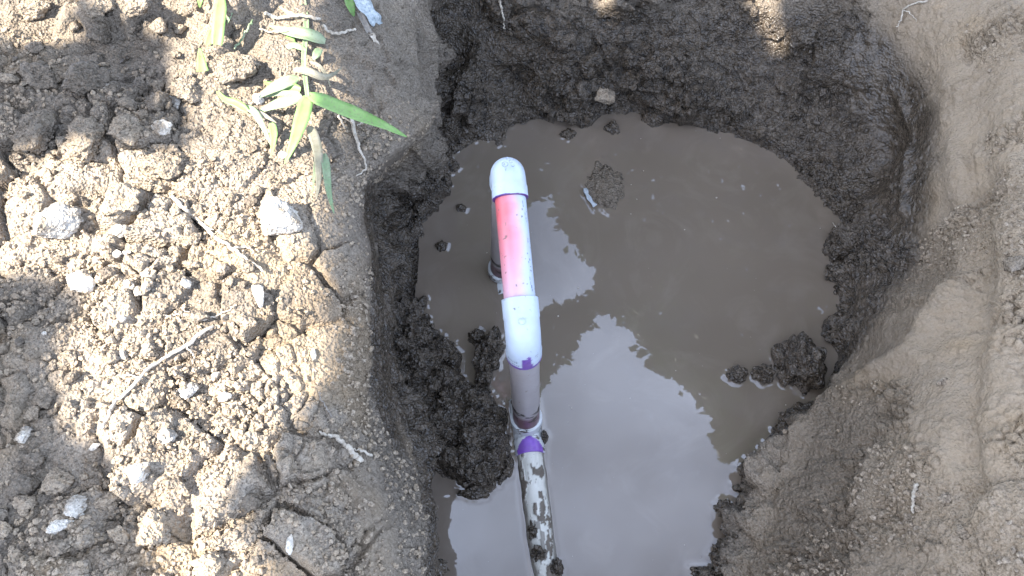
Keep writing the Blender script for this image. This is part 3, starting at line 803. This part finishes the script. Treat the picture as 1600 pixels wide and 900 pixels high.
def tree(name, base, crown_pts, limbs, label):
    root = empty(name, (0, 0, 0), label, 'tree', None); root.location = base; off = Vector(base)
    def part(nm, me, mat):
        me.transform(Matrix.Translation(-off)); return obj(nm, me, mat, root)
    part('crown', leaf_mesh('crown', crown_pts, .078), M_TREE)
    tr = part('trunk', limb_mesh('trunk', limbs[0], .17, .09), M_BARK)
    for q in limbs[1:]:
        me = limb_mesh('limb', q, .055, .012); me.transform(Matrix.Translation(-off)); obj('limb', me, M_BARK, tr)
    return root
# tree ahead and to the right
n = 95000
u = RNG.uniform(420, 1500, n); v = RNG.uniform(60, 760, n); z = RNG.uniform(2.9, 4.3, n)
w = np.array([P(a, b, 0) for a, b in zip(u, v)]); k = (H + z) / H
core = np.stack([w[:, 0] * k, w[:, 1] * k, z], 1)
e = RNG.normal(size=(9000, 3)); e /= np.linalg.norm(e, axis=1)[:, None]; e *= RNG.uniform(.5, 1, 9000)[:, None] ** .5
e = e * np.array((3.0, 2.2, 1.5)) + np.array((1.3, 4.9, 4.6))
ptsA = np.vstack([core, e]); ptsA = ptsA[~open_gap(ptsA)]
tree('leafy_tree', (2.3, 6.2, .5), ptsA, [[(2.3, 6.2, .4), (2.35, 6.1, 2.0), (2.1, 5.8, 3.2), (1.9, 5.4, 4.6)],
     [(2.1, 5.8, 3.2), (1.5, 5.0, 3.9), (.8, 4.3, 4.2)], [(2.1, 5.8, 3.1), (2.4, 4.8, 3.7), (2.4, 3.7, 4.0)], [(2.0, 5.6, 3.9), (.9, 5.6, 4.7), (-.4, 5.2, 5.0)], [(2.0, 5.6, 3.9), (3.0, 5.6, 4.6), (3.7, 5.2, 4.8)]],
     'broad leafy tree mirrored dark in the upper part of the pit water')
# tree behind on the left, between the sun and the pit
n = 66000
g = np.stack([RNG.uniform(-1.35, 1.45, n), RNG.uniform(-.35, 2.15, n), np.full(n, .35)], 1); z = RNG.uniform(3.0, 4.4, n)
core = g + TS[None] * ((z - .35) / TS[2])[:, None]
e = RNG.normal(size=(7000, 3)); e /= np.linalg.norm(e, axis=1)[:, None]; e *= RNG.uniform(.5, 1, 7000)[:, None] ** .5
e = e * np.array((2.3, 2.0, 1.0)) + np.array((-2.3, -.3, 4.2))
ptsB = np.vstack([core, e]); ptsB = ptsB[~open_gap(ptsB)]
tree('leafy_tree', (-4.2, -1.4, .5), ptsB, [[(-4.2, -1.4, .4), (-4.1, -1.4, 2.0), (-3.8, -1.2, 3.2), (-3.3, -.9, 4.3)],
     [(-3.8, -1.2, 3.1), (-3.9, .3, 3.6), (-3.1, 1.3, 3.9)], [(-3.8, -1.2, 3.0), (-2.8, -1.3, 3.5), (-1.6, -1.2, 3.9)], [(-3.6, -1.1, 3.6), (-2.6, -1.25, 4.0), (-1.4, -.9, 4.2)]],
     'leafy tree to the left whose shade dapples the bank')

# ------------------------------------------------------------------ stones and clods on the banks
def put_lump(name, u, v, wu, wv, mat, seed, label, cat, rot=0., sub=4, rough=.3, facet=.35, fine=.08, hgt=.7, sink=.25, group=None, lumps=.12, me=None):
    loc, nrm, dep = hit(u, v)
    sx, sy = wu * dep / FPX, wv * dep / FPX
    if me is None: me = lump(name, sub, seed, (1, 1, 1), rough, fine, facet, True, lumps)
    o = obj(name, me, mat)
    if me.materials and me.materials[0] != mat:
        o.material_slots[0].link = 'OBJECT'; o.material_slots[0].material = mat
    sz = min(sx, sy) * hgt
    o.scale = (sx, sy, sz); o.rotation_euler.z = rot
    n = (nrm + Vector((0, 0, 1.2))).normalized(); o.location = loc + n * sz * (1 - sink * 2)
    return tag(o, label, cat, group)
BIG = [
 ('stone', 100, 358, 44, 36, M_PALE, .3, 'bright white stone, largest pale one on the left bank', 'stone'),
 ('stone', 436, 345, 47, 40, M_PALE, .2, 'pale rounded rock at the lip of the left bank, below the withered leaves', 'stone'),
 ('stone', 124, 447, 28, 27, M_PALE, .1, 'grey speckled stone in shade below the bright white stone', 'stone'),
 ('dirt_clod', 58, 215, 50, 42, M_CLOD, .2, 'big flat dry clod at the left edge below the dark crumbled patch', 'clod'),
 ('dirt_clod', 132, 228, 52, 44, M_CLOD, -.5, 'big cracked dry clod right of the flat clod at the left edge', 'clod'),
 ('dirt_clod', 262, 262, 48, 34, M_CLOD, .2, 'bright sunlit clod above the thick twig root', 'clod'),
 ('dirt_clod', 298, 138, 30, 26, M_CLOD, .5, 'rounded tan clod left of the grass sprig', 'clod'),
 ('dirt_clod', 360, 110, 40, 34, M_CLOD, .4, 'broad pale clod beneath the forked grass leaves', 'clod'),
 ('dirt_clod', 158, 55, 27, 22, M_DAMP, .2, 'grey clod at the top left with dark soil under it', 'clod'),
 ('dirt_clod', 60, 14, 34, 24, M_CLOD, .2, 'pale clod at the top edge, left of the grey one', 'clod'),
 ('dirt_clod', 150, 12, 36, 24, M_CLOD, .1, 'tan clod at the top edge above the grey one', 'clod'),
 ('dirt_clod', 210, 12, 26, 22, M_CLOD, .1, 'small tan clod at the top edge left of the green leaf', 'clod'),
 ('dirt_clod', 205, 205, 32, 28, M_CLOD, .8, 'tilted cracked clod at the foot of the dark crumbled patch', 'clod'),
 ('dirt_clod', 138, 130, 40, 30, M_DAMP, .3, 'dark damp clod in the crumbled patch', 'clod'),
 ('dirt_clod', 60, 120, 36, 26, M_DAMP, -.2, 'dark damp clod left of the crumbled patch', 'clod'),
 ('dirt_clod', 250, 165, 22, 22, M_DAMP, .2, 'round damp clod right of the crumbled patch', 'clod'),
 ('dirt_clod', 222, 135, 15, 24, M_DAMP, .4, 'narrow damp clod standing in the crumbled patch', 'clod'),
 ('stone', 40, 765, 26, 28, M_DAMP, .1, 'smooth dark grey rounded stone at the lower left', 'stone'),
 ('dirt_clod', 92, 757, 28, 28, M_CLOD, .3, 'knobby clod right of the dark grey rounded stone', 'clod'),
 ('dirt_clod', 122, 795, 24, 22, M_PALE, .6, 'faceted pale grey clod below the knobby one', 'clod'),
 ('dirt_clod', 97, 822, 25, 16, M_PALE, .1, 'flat pale clod below the faceted one', 'clod'),
 ('dirt_clod', 95, 855, 24, 18, M_CLOD, .2, 'grey clod second from the bottom in the lower left pile', 'clod'),
 ('dirt_clod', 152, 872, 32, 28, M_CLOD, .2, 'large rounded clod at the bottom of the lower left pile', 'clod'),
 ('stone', 27, 870, 13, 11, M_CLOD, .2, 'small egg shaped pebble near the bottom left corner', 'stone'),
 ('stone', 40, 683, 17, 13, M_PALE, .5, 'small white stone above the dark grey rounded stone', 'stone'),
 ('dirt_clod', 42, 722, 30, 18, M_DAMP, .2, 'flat damp clod just above the dark grey rounded stone', 'clod'),
 ('stone', 264, 684, 17, 17, M_PALE, .7, 'white wedge shaped stone right of the long pale root', 'stone'),
 ('stone', 295, 612, 20, 15, M_PALE, .3, 'bright flat stone beside the upper part of the long pale root', 'stone'),
 ('stone', 217, 738, 23, 24, M_PALE, .3, 'whitish stone with a rusty tint at the middle of the lower bank', 'stone'),
 ('stone', 184, 667, 15, 11, M_CLOD, .05, 'small squared stone at the foot of the long pale root', 'stone'),
 ('stone', 146, 698, 13, 6, M_PALE, .6, 'thin white sliver of stone below the foot of the long root', 'stone'),
 ('dirt_clod', 250, 825, 40, 45, M_CLOD, -.2, 'large block shaped tan clod, sunlit, near the bottom edge', 'clod'),
 ('dirt_clod', 330, 882, 34, 28, M_CLOD, .2, 'crumbling tan clod at the bottom edge right of the block', 'clod'),
 ('dirt_clod', 210, 800, 24, 18, M_CLOD, .3, 'grey clod tucked against the block shaped one', 'clod'),
 ('stone', 222, 457, 11, 11, M_PALE, .2, 'small round white pebble in the middle of the left bank', 'stone'),
 ('stone', 228, 428, 13, 11, M_PALE, .2, 'white pebble just above the small round one', 'stone'),
 ('stone', 404, 462, 12, 26, M_PALE, .35, 'long pale stone pointing down the bank below the root fork', 'stone'),
 ('stone', 404, 158, 11, 12, M_PALE, .2, 'small white egg shaped pebble among the grass leaves', 'stone'),
 ('stone', 490, 553, 6, 14, M_PALE, .1, 'small upright pale stone stuck in the left slope', 'stone'),
 ('stone', 453, 852, 9, 18, M_PALE, .1, 'narrow pale stone in the lower part of the left slope', 'stone'),
 ('stone', 187, 368, 20, 15, M_PALE, .2, 'pale stone right of the bright white one', 'stone'),
 ('dirt_clod', 190, 320, 36, 30, M_CLOD, .2, 'rough clod above the pale stone at mid bank', 'clod'),
 ('stone', 943, 150, 20, 23, M_CLOD, .1, 'lone grey brown stone at the far shore', 'stone'),
 ('stone', 1585, 415, 26, 20, M_CLOD, .4, 'grey jagged stone stuck in the right bank near the frame edge', 'stone'),
 ('stone', 1472, 598, 16, 8, M_CLOD, .2, 'flat small stone pressed into the right slope', 'stone'),
 ('dirt_clod', 1420, 808, 10, 8, M_CLOD, .2, 'small round clod below the short pale root on the right slope', 'clod'),
 ('dirt_clod', 1478, 780, 14, 10, M_CLOD, .2, 'small clod right of the short pale root on the right slope', 'clod'),
 ('dirt_clod', 1505, 835, 13, 12, M_CLOD, .2, 'ochre clod low on the right slope', 'clod'),
]
for k, (nm, u, v, wu, wv, mat, rot, lab, cat) in enumerate(BIG):
    st_ = nm == 'stone'
    put_lump(nm, u, v, wu, wv, mat, 300 + k, lab, cat, rot, 4, .32 if st_ else .45, .42, .07 if st_ else .16, .72, .27 if st_ else .34, None, .06 if st_ else .24)
# loose smaller clods strewn over the left bank
VAR = [lump('loose_clod', 3, 500 + k, (1, 1, 1), .45, .16, .45, True, .18) for k in range(14)]
CLUST = [(60,90,70,60,26,'beside the dark crumbled patch'),(200,140,80,70,40,'in the dark crumbled patch'),(60,300,60,70,18,'above the bright white stone'),(330,320,110,60,34,'by the thick twig root'),
 (150,400,120,50,26,'by the grey speckled stone'),(300,440,110,70,30,'between the two long roots'),(60,540,60,60,16,'at the shaded left edge'),(250,560,120,80,26,'along the long white root'),
 (90,640,90,50,22,'at the long root\'s foot'),(60,830,70,70,34,'in the bottom left pile'),(170,770,70,70,30,'left of the block shaped clod'),(330,760,90,100,30,'where the lower bank slopes'),
 (300,60,80,60,20,'by the broad green leaf'),(430,230,50,60,16,'under the grass plant'),(400,840,60,60,20,'low on the left slope')]
nc = 0; LOOSE = {}
KINDW = {'dry': M_CLOD, 'pale': M_PALE, 'damp dark': M_DAMP}
for cu, cv, su, sv, cnt, where in CLUST:
    for j in range(int(cnt * .84)):
        if nc >= 296: break
        u, v = random.gauss(cu, su * .6), random.gauss(cv, sv * .6)
        if not (2 < u < 500 and 2 < v < 898): continue
        r = min(19, 4.5 + random.expovariate(1 / 4.8)); kd_ = random.choices(('dry', 'pale', 'damp dark'), (8, .5, 4 if 'dark' in where else 1.5))[0]
        o = put_lump('loose_clod', u, v, r * random.uniform(.8, 1.35), r * random.uniform(.65, 1.1), KINDW[kd_], 0, '', 'clod', random.uniform(0, 6.3), hgt=.8, sink=.24, group='small loose clods %s' % where, me=random.choice(VAR))
        du, dv = (u - cu) / su, (v - cv) / sv
        wd = ('upper' if dv < -.22 else 'lower' if dv > .22 else 'middle') + ' ' + ('left' if du < -.22 else 'right' if du > .22 else 'centre')
        LOOSE.setdefault('%s %s clod %s, %s' % ('tiny' if r < 7 else 'small' if r < 11 else 'larger', kd_, where, wd), []).append((u, o))
        nc += 1
ORD = ('first', 'second', 'third', 'fourth', 'fifth', 'sixth', 'seventh', 'eighth')
for lab, L_ in LOOSE.items():
    L_.sort(key=lambda q: q[0])
    for k, (u, o) in enumerate(L_):
        o['label'] = lab if len(L_) == 1 else lab + ', %s from left' % ORD[min(k, 7)]

def crumbs(name, base_v, base_n, rmin, rmax, mat, seed, power=3.):
    n = len(base_v); r = np.random.default_rng(seed); iv, jf = ICO[1]
    s = rmin + (rmax - rmin) * r.random(n) ** power
    R = np.linalg.qr(r.normal(size=(n, 3, 3)))[0]
    loc = iv[None] * r.uniform(.65, 1.25, (n, 12, 1)) * r.uniform(.6, 1.3, (n, 1, 3))
    w = np.einsum('nij,nkj->nki', R, loc) * s[:, None, None] + (base_v + base_n * (s * .35)[:, None])[:, None]
    f = (jf[None] + (np.arange(n) * 12)[:, None, None]).reshape(-1, 3)
    o = obj(name, mesh_np(name, w.reshape(-1, 3), f, False), mat); o['kind'] = 'stuff'
    return o
NN = N.copy(); NN[NN[:, 2] < 0] *= -1
prob = (banktop * (.15 + sstep(-.1, .3, fbm(V * 8, 3, 81))) * 1.1 + lslope * (1 - smear) * .35 + right * (1 - smear) * sstep(-.05, .35, fbm(V * 9, 3, 83)) * .5) * fineM * (wet < .75)
uu, vv = proj(VD[:-1, 0], VD[:-1, 1], VD[:-1, 2]); infr = (uu > -30) & (uu < 1630) & (vv > -30) & (vv < 930)
prob *= infr; prob /= prob.sum()
ix = RNG.choice(len(V), 15000, p=prob)
o = crumbs('soil_crumbs', VD[ix], NN[ix], .0010, .0062, M_CLOD, 601); tag(o, 'loose dry soil crumbs covering both banks', 'soil', kind='stuff')
prob = wmask * (wet > .5) * infr * (VD[:-1, 2] > .0) * (.2 + sstep(-.2, .3, fbm(V * 11, 3, 85))); prob /= prob.sum()
ix = RNG.choice(len(V), 2600, p=prob)
ml = np.where((p3[:, 2] > .004) & (sdn > 0))[0]; im = RNG.choice(ml, 500)
bv = np.vstack([VD[ix], p3[im]]); bn = np.vstack([NN[ix], np.tile((0, 0, 1.), (len(im), 1))])
o = crumbs('mud_crumbs', bv, bn,   .0020, .0100, M_MUD, 603); tag(o, 'small wet mud crumbs on the pit walls and mound', 'mud', kind='stuff')

# ------------------------------------------------------------------ roots, twigs and grass
def ground_path(px, lift=.004, wob=.0, seed=0, n=60, steps=None):
    q = catmull(np.array(px, float), np.linspace(0, len(px) - 1.001, n), False)
    r = np.random.default_rng(seed); out = []
    hs = [hit(a, b)[0] for a, b in q]
    zs = np.array([h.z for h in hs]); ker = np.ones(9) / 9; zs = np.maximum(np.convolve(np.pad(zs, 4, 'edge'), ker, 'valid'), zs - .004)
    for (a, b), z in zip(q, zs): out.append(P(a, b, z + lift))
    out = np.array(out); out += wob * np.stack([fbm(np.arange(n)[:, None] * np.array([[.35, .01, .02]]) + seed + k, 2, seed + k) for k in range(3)], 1)
    return out
def root_thing(name, px, r0, r1, label, mat, seed, branches=(), lift=.004, knob=.25, cat='root'):
    p = ground_path(px, lift, .004, seed); base = p[0].copy()
    e = empty(name, tuple(base), label, cat)
    def strand(nm, p, a, b, sd):
        rad = np.linspace(a, b, len(p)) * (1 + knob * fbm(np.arange(len(p))[:, None] * np.array([[.8, .1, .1]]), 2, sd)); rad[-1] = .0003; rad[0] *= .6
        v, F, al, an = sweep([tuple(q) for q in p], rad, 10); obj(nm, mesh_np(nm, v - base, F), mat, e)
    strand('main_strand', p, r0, r1, seed)
    for k, b in enumerate(branches): strand('side_strand', ground_path(b, lift, .003, seed + k + 1, 30), r0 * .5, r1 * .5, seed + k + 1)
    return e
root_thing('root', [(268,308),(300,335),(340,372),(380,400),(412,425)], .0042, .0022, 'thick pale twig-like root lying across the middle of the left bank', M_ROOT, 701, [[(366,388),(385,385),(398,395)], [(300,332),(318,352),(335,360)]], .007)
root_thing('root', [(162,672),(172,640),(200,610),(240,570),(290,540),(333,508)], .0028, .0030, 'long white root running up the left bank to the sunlit ridge', M_ROOT, 705, [[(290,540),(300,552),(304,560)], [(215,590),(200,585),(192,588)]], .007, .45)
root_thing('root', [(255,495),(290,492),(318,500),(345,490),(370,477)], .0016, .0011, 'thin curved rootlet above the long white root', M_ROOT, 709, [[(282,482),(305,490),(332,485)]], .006)
root_thing('root', [(500,676),(520,682),(535,690),(548,705),(566,722)], .0018, .0052, 'pale ragged root end sticking out of the left slope', M_ROOT, 713, [[(548,700),(565,705),(582,712)]], .006, .5)
root_thing('root', [(548,172),(552,190),(556,215),(565,240),(572,262),(558,274)], .0050, .0012, 'pale dangling root beneath the long bright grass leaf', M_ROOT, 717, [[(525,172),(540,186),(552,190)], [(570,178),(568,190),(558,196)], [(528,180),(536,195),(538,200)]], .010, .3)
root_thing('root', [(780,-5),(783,12),(787,28),(788,46)], .0032, .0015, 'small pale rootlet on the far wall at the top edge', M_ROOT, 721, [], .006)
root_thing('root', [(1431,758),(1427,778),(1425,800)], .0030, .0020, 'short straight pale root on the right slope', M_ROOT, 723, [], .006)
root_thing('root', [(412,20),(435,28),(470,24),(500,30)], .0035, .0030, 'pale straw lying level at the top of the left bank', M_ROOT, 725, [[(405,45),(430,50),(462,46)]], .010)
root_thing('root', [(505,40),(520,52),(540,50),(556,45)], .0032, .0022, 'bleached straw right of the grass stem', M_ROOT, 727, [], .010)
root_thing('root', [(395,32),(383,52),(366,76)], .0020, .0022, 'thin green grey stalk left of the grass sprig', M_WILT, 729, [], .012)
root_thing('root', [(518,650),(505,630),(498,612)], .0012, .0008, 'fine dark rootlet high on the lower left slope', M_TWIG, 731, [], .004)
root_thing('root', [(1232,268),(1250,290),(1285,325),(1306,355)], .0014, .0012, 'fine pale rootlet trailing along the upper right shore', M_ROOT, 733, [], .004)
root_thing('root', [(655,392),(660,408),(652,428)], .0013, .0010, 'fine pale rootlet at the left shore', M_ROOT, 735, [], .004)
root_thing('root', [(1450,0),(1415,12),(1408,30),(1402,42)], .0022, .0012, 'pale rootlet on the upper right wall', M_ROOT, 737, [[(1412,14),(1425,24),(1432,34)]], .005)
root_thing('root', [(440,125),(455,100),(470,95)], .0016, .0014, 'short pale straw crossing the grass stem', M_DRYLF, 739, [], .018)

def blade_mesh(name, pts, wpx, base, fold=.25, tip=.12, wfn=None, n=26, curl=0.):
    """pts: (u, v, height above the base ground)"""
    q = catmull(np.array(pts, float), np.linspace(0, len(pts) - 1.001, n), False)
    c = np.array([P(a, b, z) for a, b, z in q]); t = np.gradient(c, axis=0); t /= np.linalg.norm(t, axis=1)[:, None]
    view = np.array((0, 0, H)) - c; view /= np.linalg.norm(view, axis=1)[:, None]
    up = np.array((0, 0, 1.)) * .75 + view * .5
    b = np.cross(t, up); b /= np.linalg.norm(b, axis=1)[:, None]; nn = np.cross(b, t)
    s = np.linspace(0, 1, n); dep = 1.35
    w = (wpx * dep / FPX / 2) * (wfn(s) if wfn else np.minimum(1, s / .18 * .6 + .4) * np.clip((1 - s) / .55, 0, 1) ** .75)
    w = np.maximum(w, .0004)
    cols = []
    for f in (-1, -.5, 0, .5, 1):
        cols.append(c + b * (w * f)[:, None] + nn * ((abs(f) * fold + curl * f * f) * w)[:, None])
    v = np.stack(cols, 1); k = 5
    under = v - nn[:, None] * .0004
    vv = np.concatenate([v.reshape(-1, 3), under.reshape(-1, 3)]) - np.array(base)
    I = np.arange(n * k).reshape(n, k)
    F = np.stack([I[:-1, :-1], I[:-1, 1:], I[1:, 1:], I[1:, :-1]], 2).reshape(-1, 4)
    F2 = F[:, ::-1] + n * k
    rim = [(I[j, 0], I[j + 1, 0], I[j + 1, 0] + n * k, I[j, 0] + n * k) for j in range(n - 1)] + [(I[j + 1, -1], I[j, -1], I[j, -1] + n * k, I[j + 1, -1] + n * k) for j in range(n - 1)]
    return mesh_np(name, vv, np.vstack([F, F2, np.array(rim)]))
def plant(name, label, base_px, parts, cat='grass'):
    loc = hit(*base_px)[0]; zb = loc.z; e = empty(name, loc, label, cat)
    for nm, pts, w, mat, kw in parts:
        obj(nm, blade_mesh(nm, [(a, b, zb + h) for a, b, h in pts], w, tuple(loc), **kw), mat, e)
    return e
stemw = lambda s: 1 - .35 * s
torn = lambda s: np.clip(.25 + s / .5, 0, 1) * (1 - .1 * (s > .9))
plant('grass_plant', 'uprooted grass plant with a long bright green leaf reaching over the pit edge', (478, 120), [
 ('stem', [(471,-14,.012),(479,40,.026),(475,95,.022),(481,152,.034)], 12, M_WILT, dict(wfn=stemw, fold=.6)),
 ('leaf', [(482,148,.034),(510,160,.042),(560,180,.045),(600,196,.036),(636,214,.018)], 26, M_GRASS, {}),
 ('leaf', [(480,150,.032),(475,175,.036),(462,215,.030),(445,256,.014)], 27, M_GRASS, {}),
 ('leaf', [(472,150,.030),(450,158,.030),(425,166,.026),(402,176,.014)], 22, M_WILT, {}),
 ('leaf', [(466,122,.026),(445,130,.030),(420,142,.028),(400,154,.016)], 22, M_WILT, {}),
 ('leaf', [(470,140,.024),(440,138,.020),(412,128,.014)], 22, M_GRASS, {}),
 ('leaf', [(468,146,.028),(440,146,.024),(412,152,.012)], 10, M_WILT, {}),
 ('leaf', [(458,110,.022),(482,114,.036),(504,122,.034),(520,118,.030),(534,106,.016)], 15, M_DRYLF, dict(curl=.6)),
 ('leaf', [(484,96,.028),(500,104,.030),(512,122,.020),(516,136,.010)], 7, M_DRYLF, {}),
 ('leaf', [(470,30,.024),(452,22,.030),(432,8,.018)], 10, M_DRYLF, dict(curl=.5)),
 ('leaf', [(478,78,.024),(458,70,.026),(436,80,.016),(412,72,.008)], 13, M_WILT, dict(curl=-.4)),
 ('leaf', [(508,66,.012),(480,56,.032),(448,50,.030),(418,40,.012)], 24, M_WILT, dict(curl=.4)),
 ('leaf', [(450,56,.018),(456,66,.018),(462,76,.010)], 16, M_GRASS, {}),
 ('leaf', [(500,76,.016),(494,86,.016),(488,94,.010)], 16, M_WILT, {}),
])
plant('grass_tuft', 'broad bright green leaf standing at the top edge of the left bank', (342, 60), [
 ('leaf', [(346,-20,.05),(345,10,.05),(342,40,.04),(339,70,.02)], 23, M_GRASS, dict(wfn=torn)),
 ('leaf', [(356,8,.03),(359,20,.03),(355,38,.015)], 12, M_WILT, {}),
 ('leaf', [(334,44,.02),(329,56,.018),(324,70,.012)], 13, M_GRASS, dict(wfn=torn)),
])
plant('grass_tuft', 'small green leaf tip poking up left of the broad leaf', (312, 8), [('leaf', [(316,-14,.03),(313,0,.03),(312,12,.015)], 12, M_GRASS, {})])
plant('grass_tuft', 'small green leaf scrap lying below the broad leaf', (315, 98), [('leaf', [(312,76,.014),(314,90,.016),(317,112,.008)], 22, M_GRASS, dict(wfn=lambda s: .15 + .85 * s))])
plant('grass_plant', 'limp grass sprig with folded leaves left of the uprooted plant', (390, 170), [
 ('leaf', [(388,174,.020),(370,162,.024),(350,154,.022),(334,134,.012)], 15, M_GRASS, {}),
 ('leaf', [(384,166,.018),(398,176,.022),(412,200,.020),(428,236,.010)], 13, M_WILT, {}),
 ('leaf', [(424,192,.018),(428,212,.018),(424,244,.008)], 14, M_GRASS, {}),
 ('leaf', [(390,172,.016),(412,180,.018),(432,192,.010)], 9, M_DRYLF, {}),
])
plant('withered_grass', 'withered hanging grass leaves below the uprooted plant', (495, 220), [
 ('leaf', [(482,198,.020),(490,212,.028),(497,240,.028),(498,280,.022),(494,312,.010)], 18, M_DRYLF, {}),
 ('leaf', [(506,240,.024),(510,262,.026),(514,300,.020),(522,334,.008)], 14, M_WILT, {}),
 ('leaf', [(496,226,.022),(494,250,.024),(487,308,.010)], 8, M_WILT, {}),
])
# weathered crusty scrap hanging at the top, over the edge of the bank
loc = hit(568, 30)[0]
sc_e = empty('weathered_leaf', loc, 'crusty blue grey withered leaf with a frayed white tip at the bank edge', 'leaf')
M_CRUST = flat_mat('blue_grey_crust', (.22, .27, .29), (.55, .60, .62), .8, 140, .006, .3)
zb = loc.z
obj('leaf_body', blade_mesh('leaf_body', [(548,-20,zb+.03),(566,5,zb+.035),(582,26,zb+.02),(590,40,zb-.005)], 40, tuple(loc), wfn=lambda s: .75 + .25 * np.sin(s * 19) * .4 - .2 * s, fold=.5), M_CRUST, sc_e)
obj('green_edge', blade_mesh('green_edge', [(544,-10,zb+.03),(548,8,zb+.03),(553,26,zb+.012)], 20, tuple(loc)), M_GRASS, sc_e)
obj('stalk', blade_mesh('stalk', [(562,20,zb+.02),(574,45,zb+.012),(584,66,zb-.01),(594,86,zb-.03)], 13, tuple(loc), wfn=stemw, fold=.8), M_TWIG, sc_e)
obj('frayed_tip', blade_mesh('frayed_tip', [(581,52,zb+.008),(588,68,zb-.005),(598,86,zb-.025),(606,100,zb-.04)], 11, tuple(loc), wfn=lambda s: .6 + .4 * np.sin(s * 14) ** 2, fold=.5), M_ROOT, sc_e)
# pale scrap on the flat mud patch, pebble at the waterline
c = P(918, 312, .010)
M_SCRAP = flat_mat('pale_scrap', (.24, .26, .28), (.42, .45, .47), .5, 120, .002)
tag(obj('plastic_scrap', blade_mesh('plastic_scrap', [(914,294,.009),(917,303,.012),(922,312,.011),(930,322,.007)], 16, (0, 0, 0), wfn=lambda s: .45 + .3 * np.sin(s * 8) ** 2, fold=.15), M_SCRAP), 'small bluish white scrap on the left side of the flat mud patch', 'scrap')
# bits floating on the water
nb = 90; r = np.random.default_rng(801)
fu, fv = r.uniform(680, 1290, nb), r.uniform(200, 895, nb); keep = []
for a, b in zip(fu, fv):
    pw = P(a, b, 0)
    if kd.find((pw[0], pw[1], 0))[2] > .012: keep.append(pw + np.array((0, 0, .0004)))
keep = np.array(keep)
o = crumbs('floating_bits', keep, np.tile((0, 0, .3), (len(keep), 1)), .0006, .0030, M_ROOT, 805, 4.); tag(o, 'tiny pale bits floating on the muddy water', 'debris', kind='stuff')
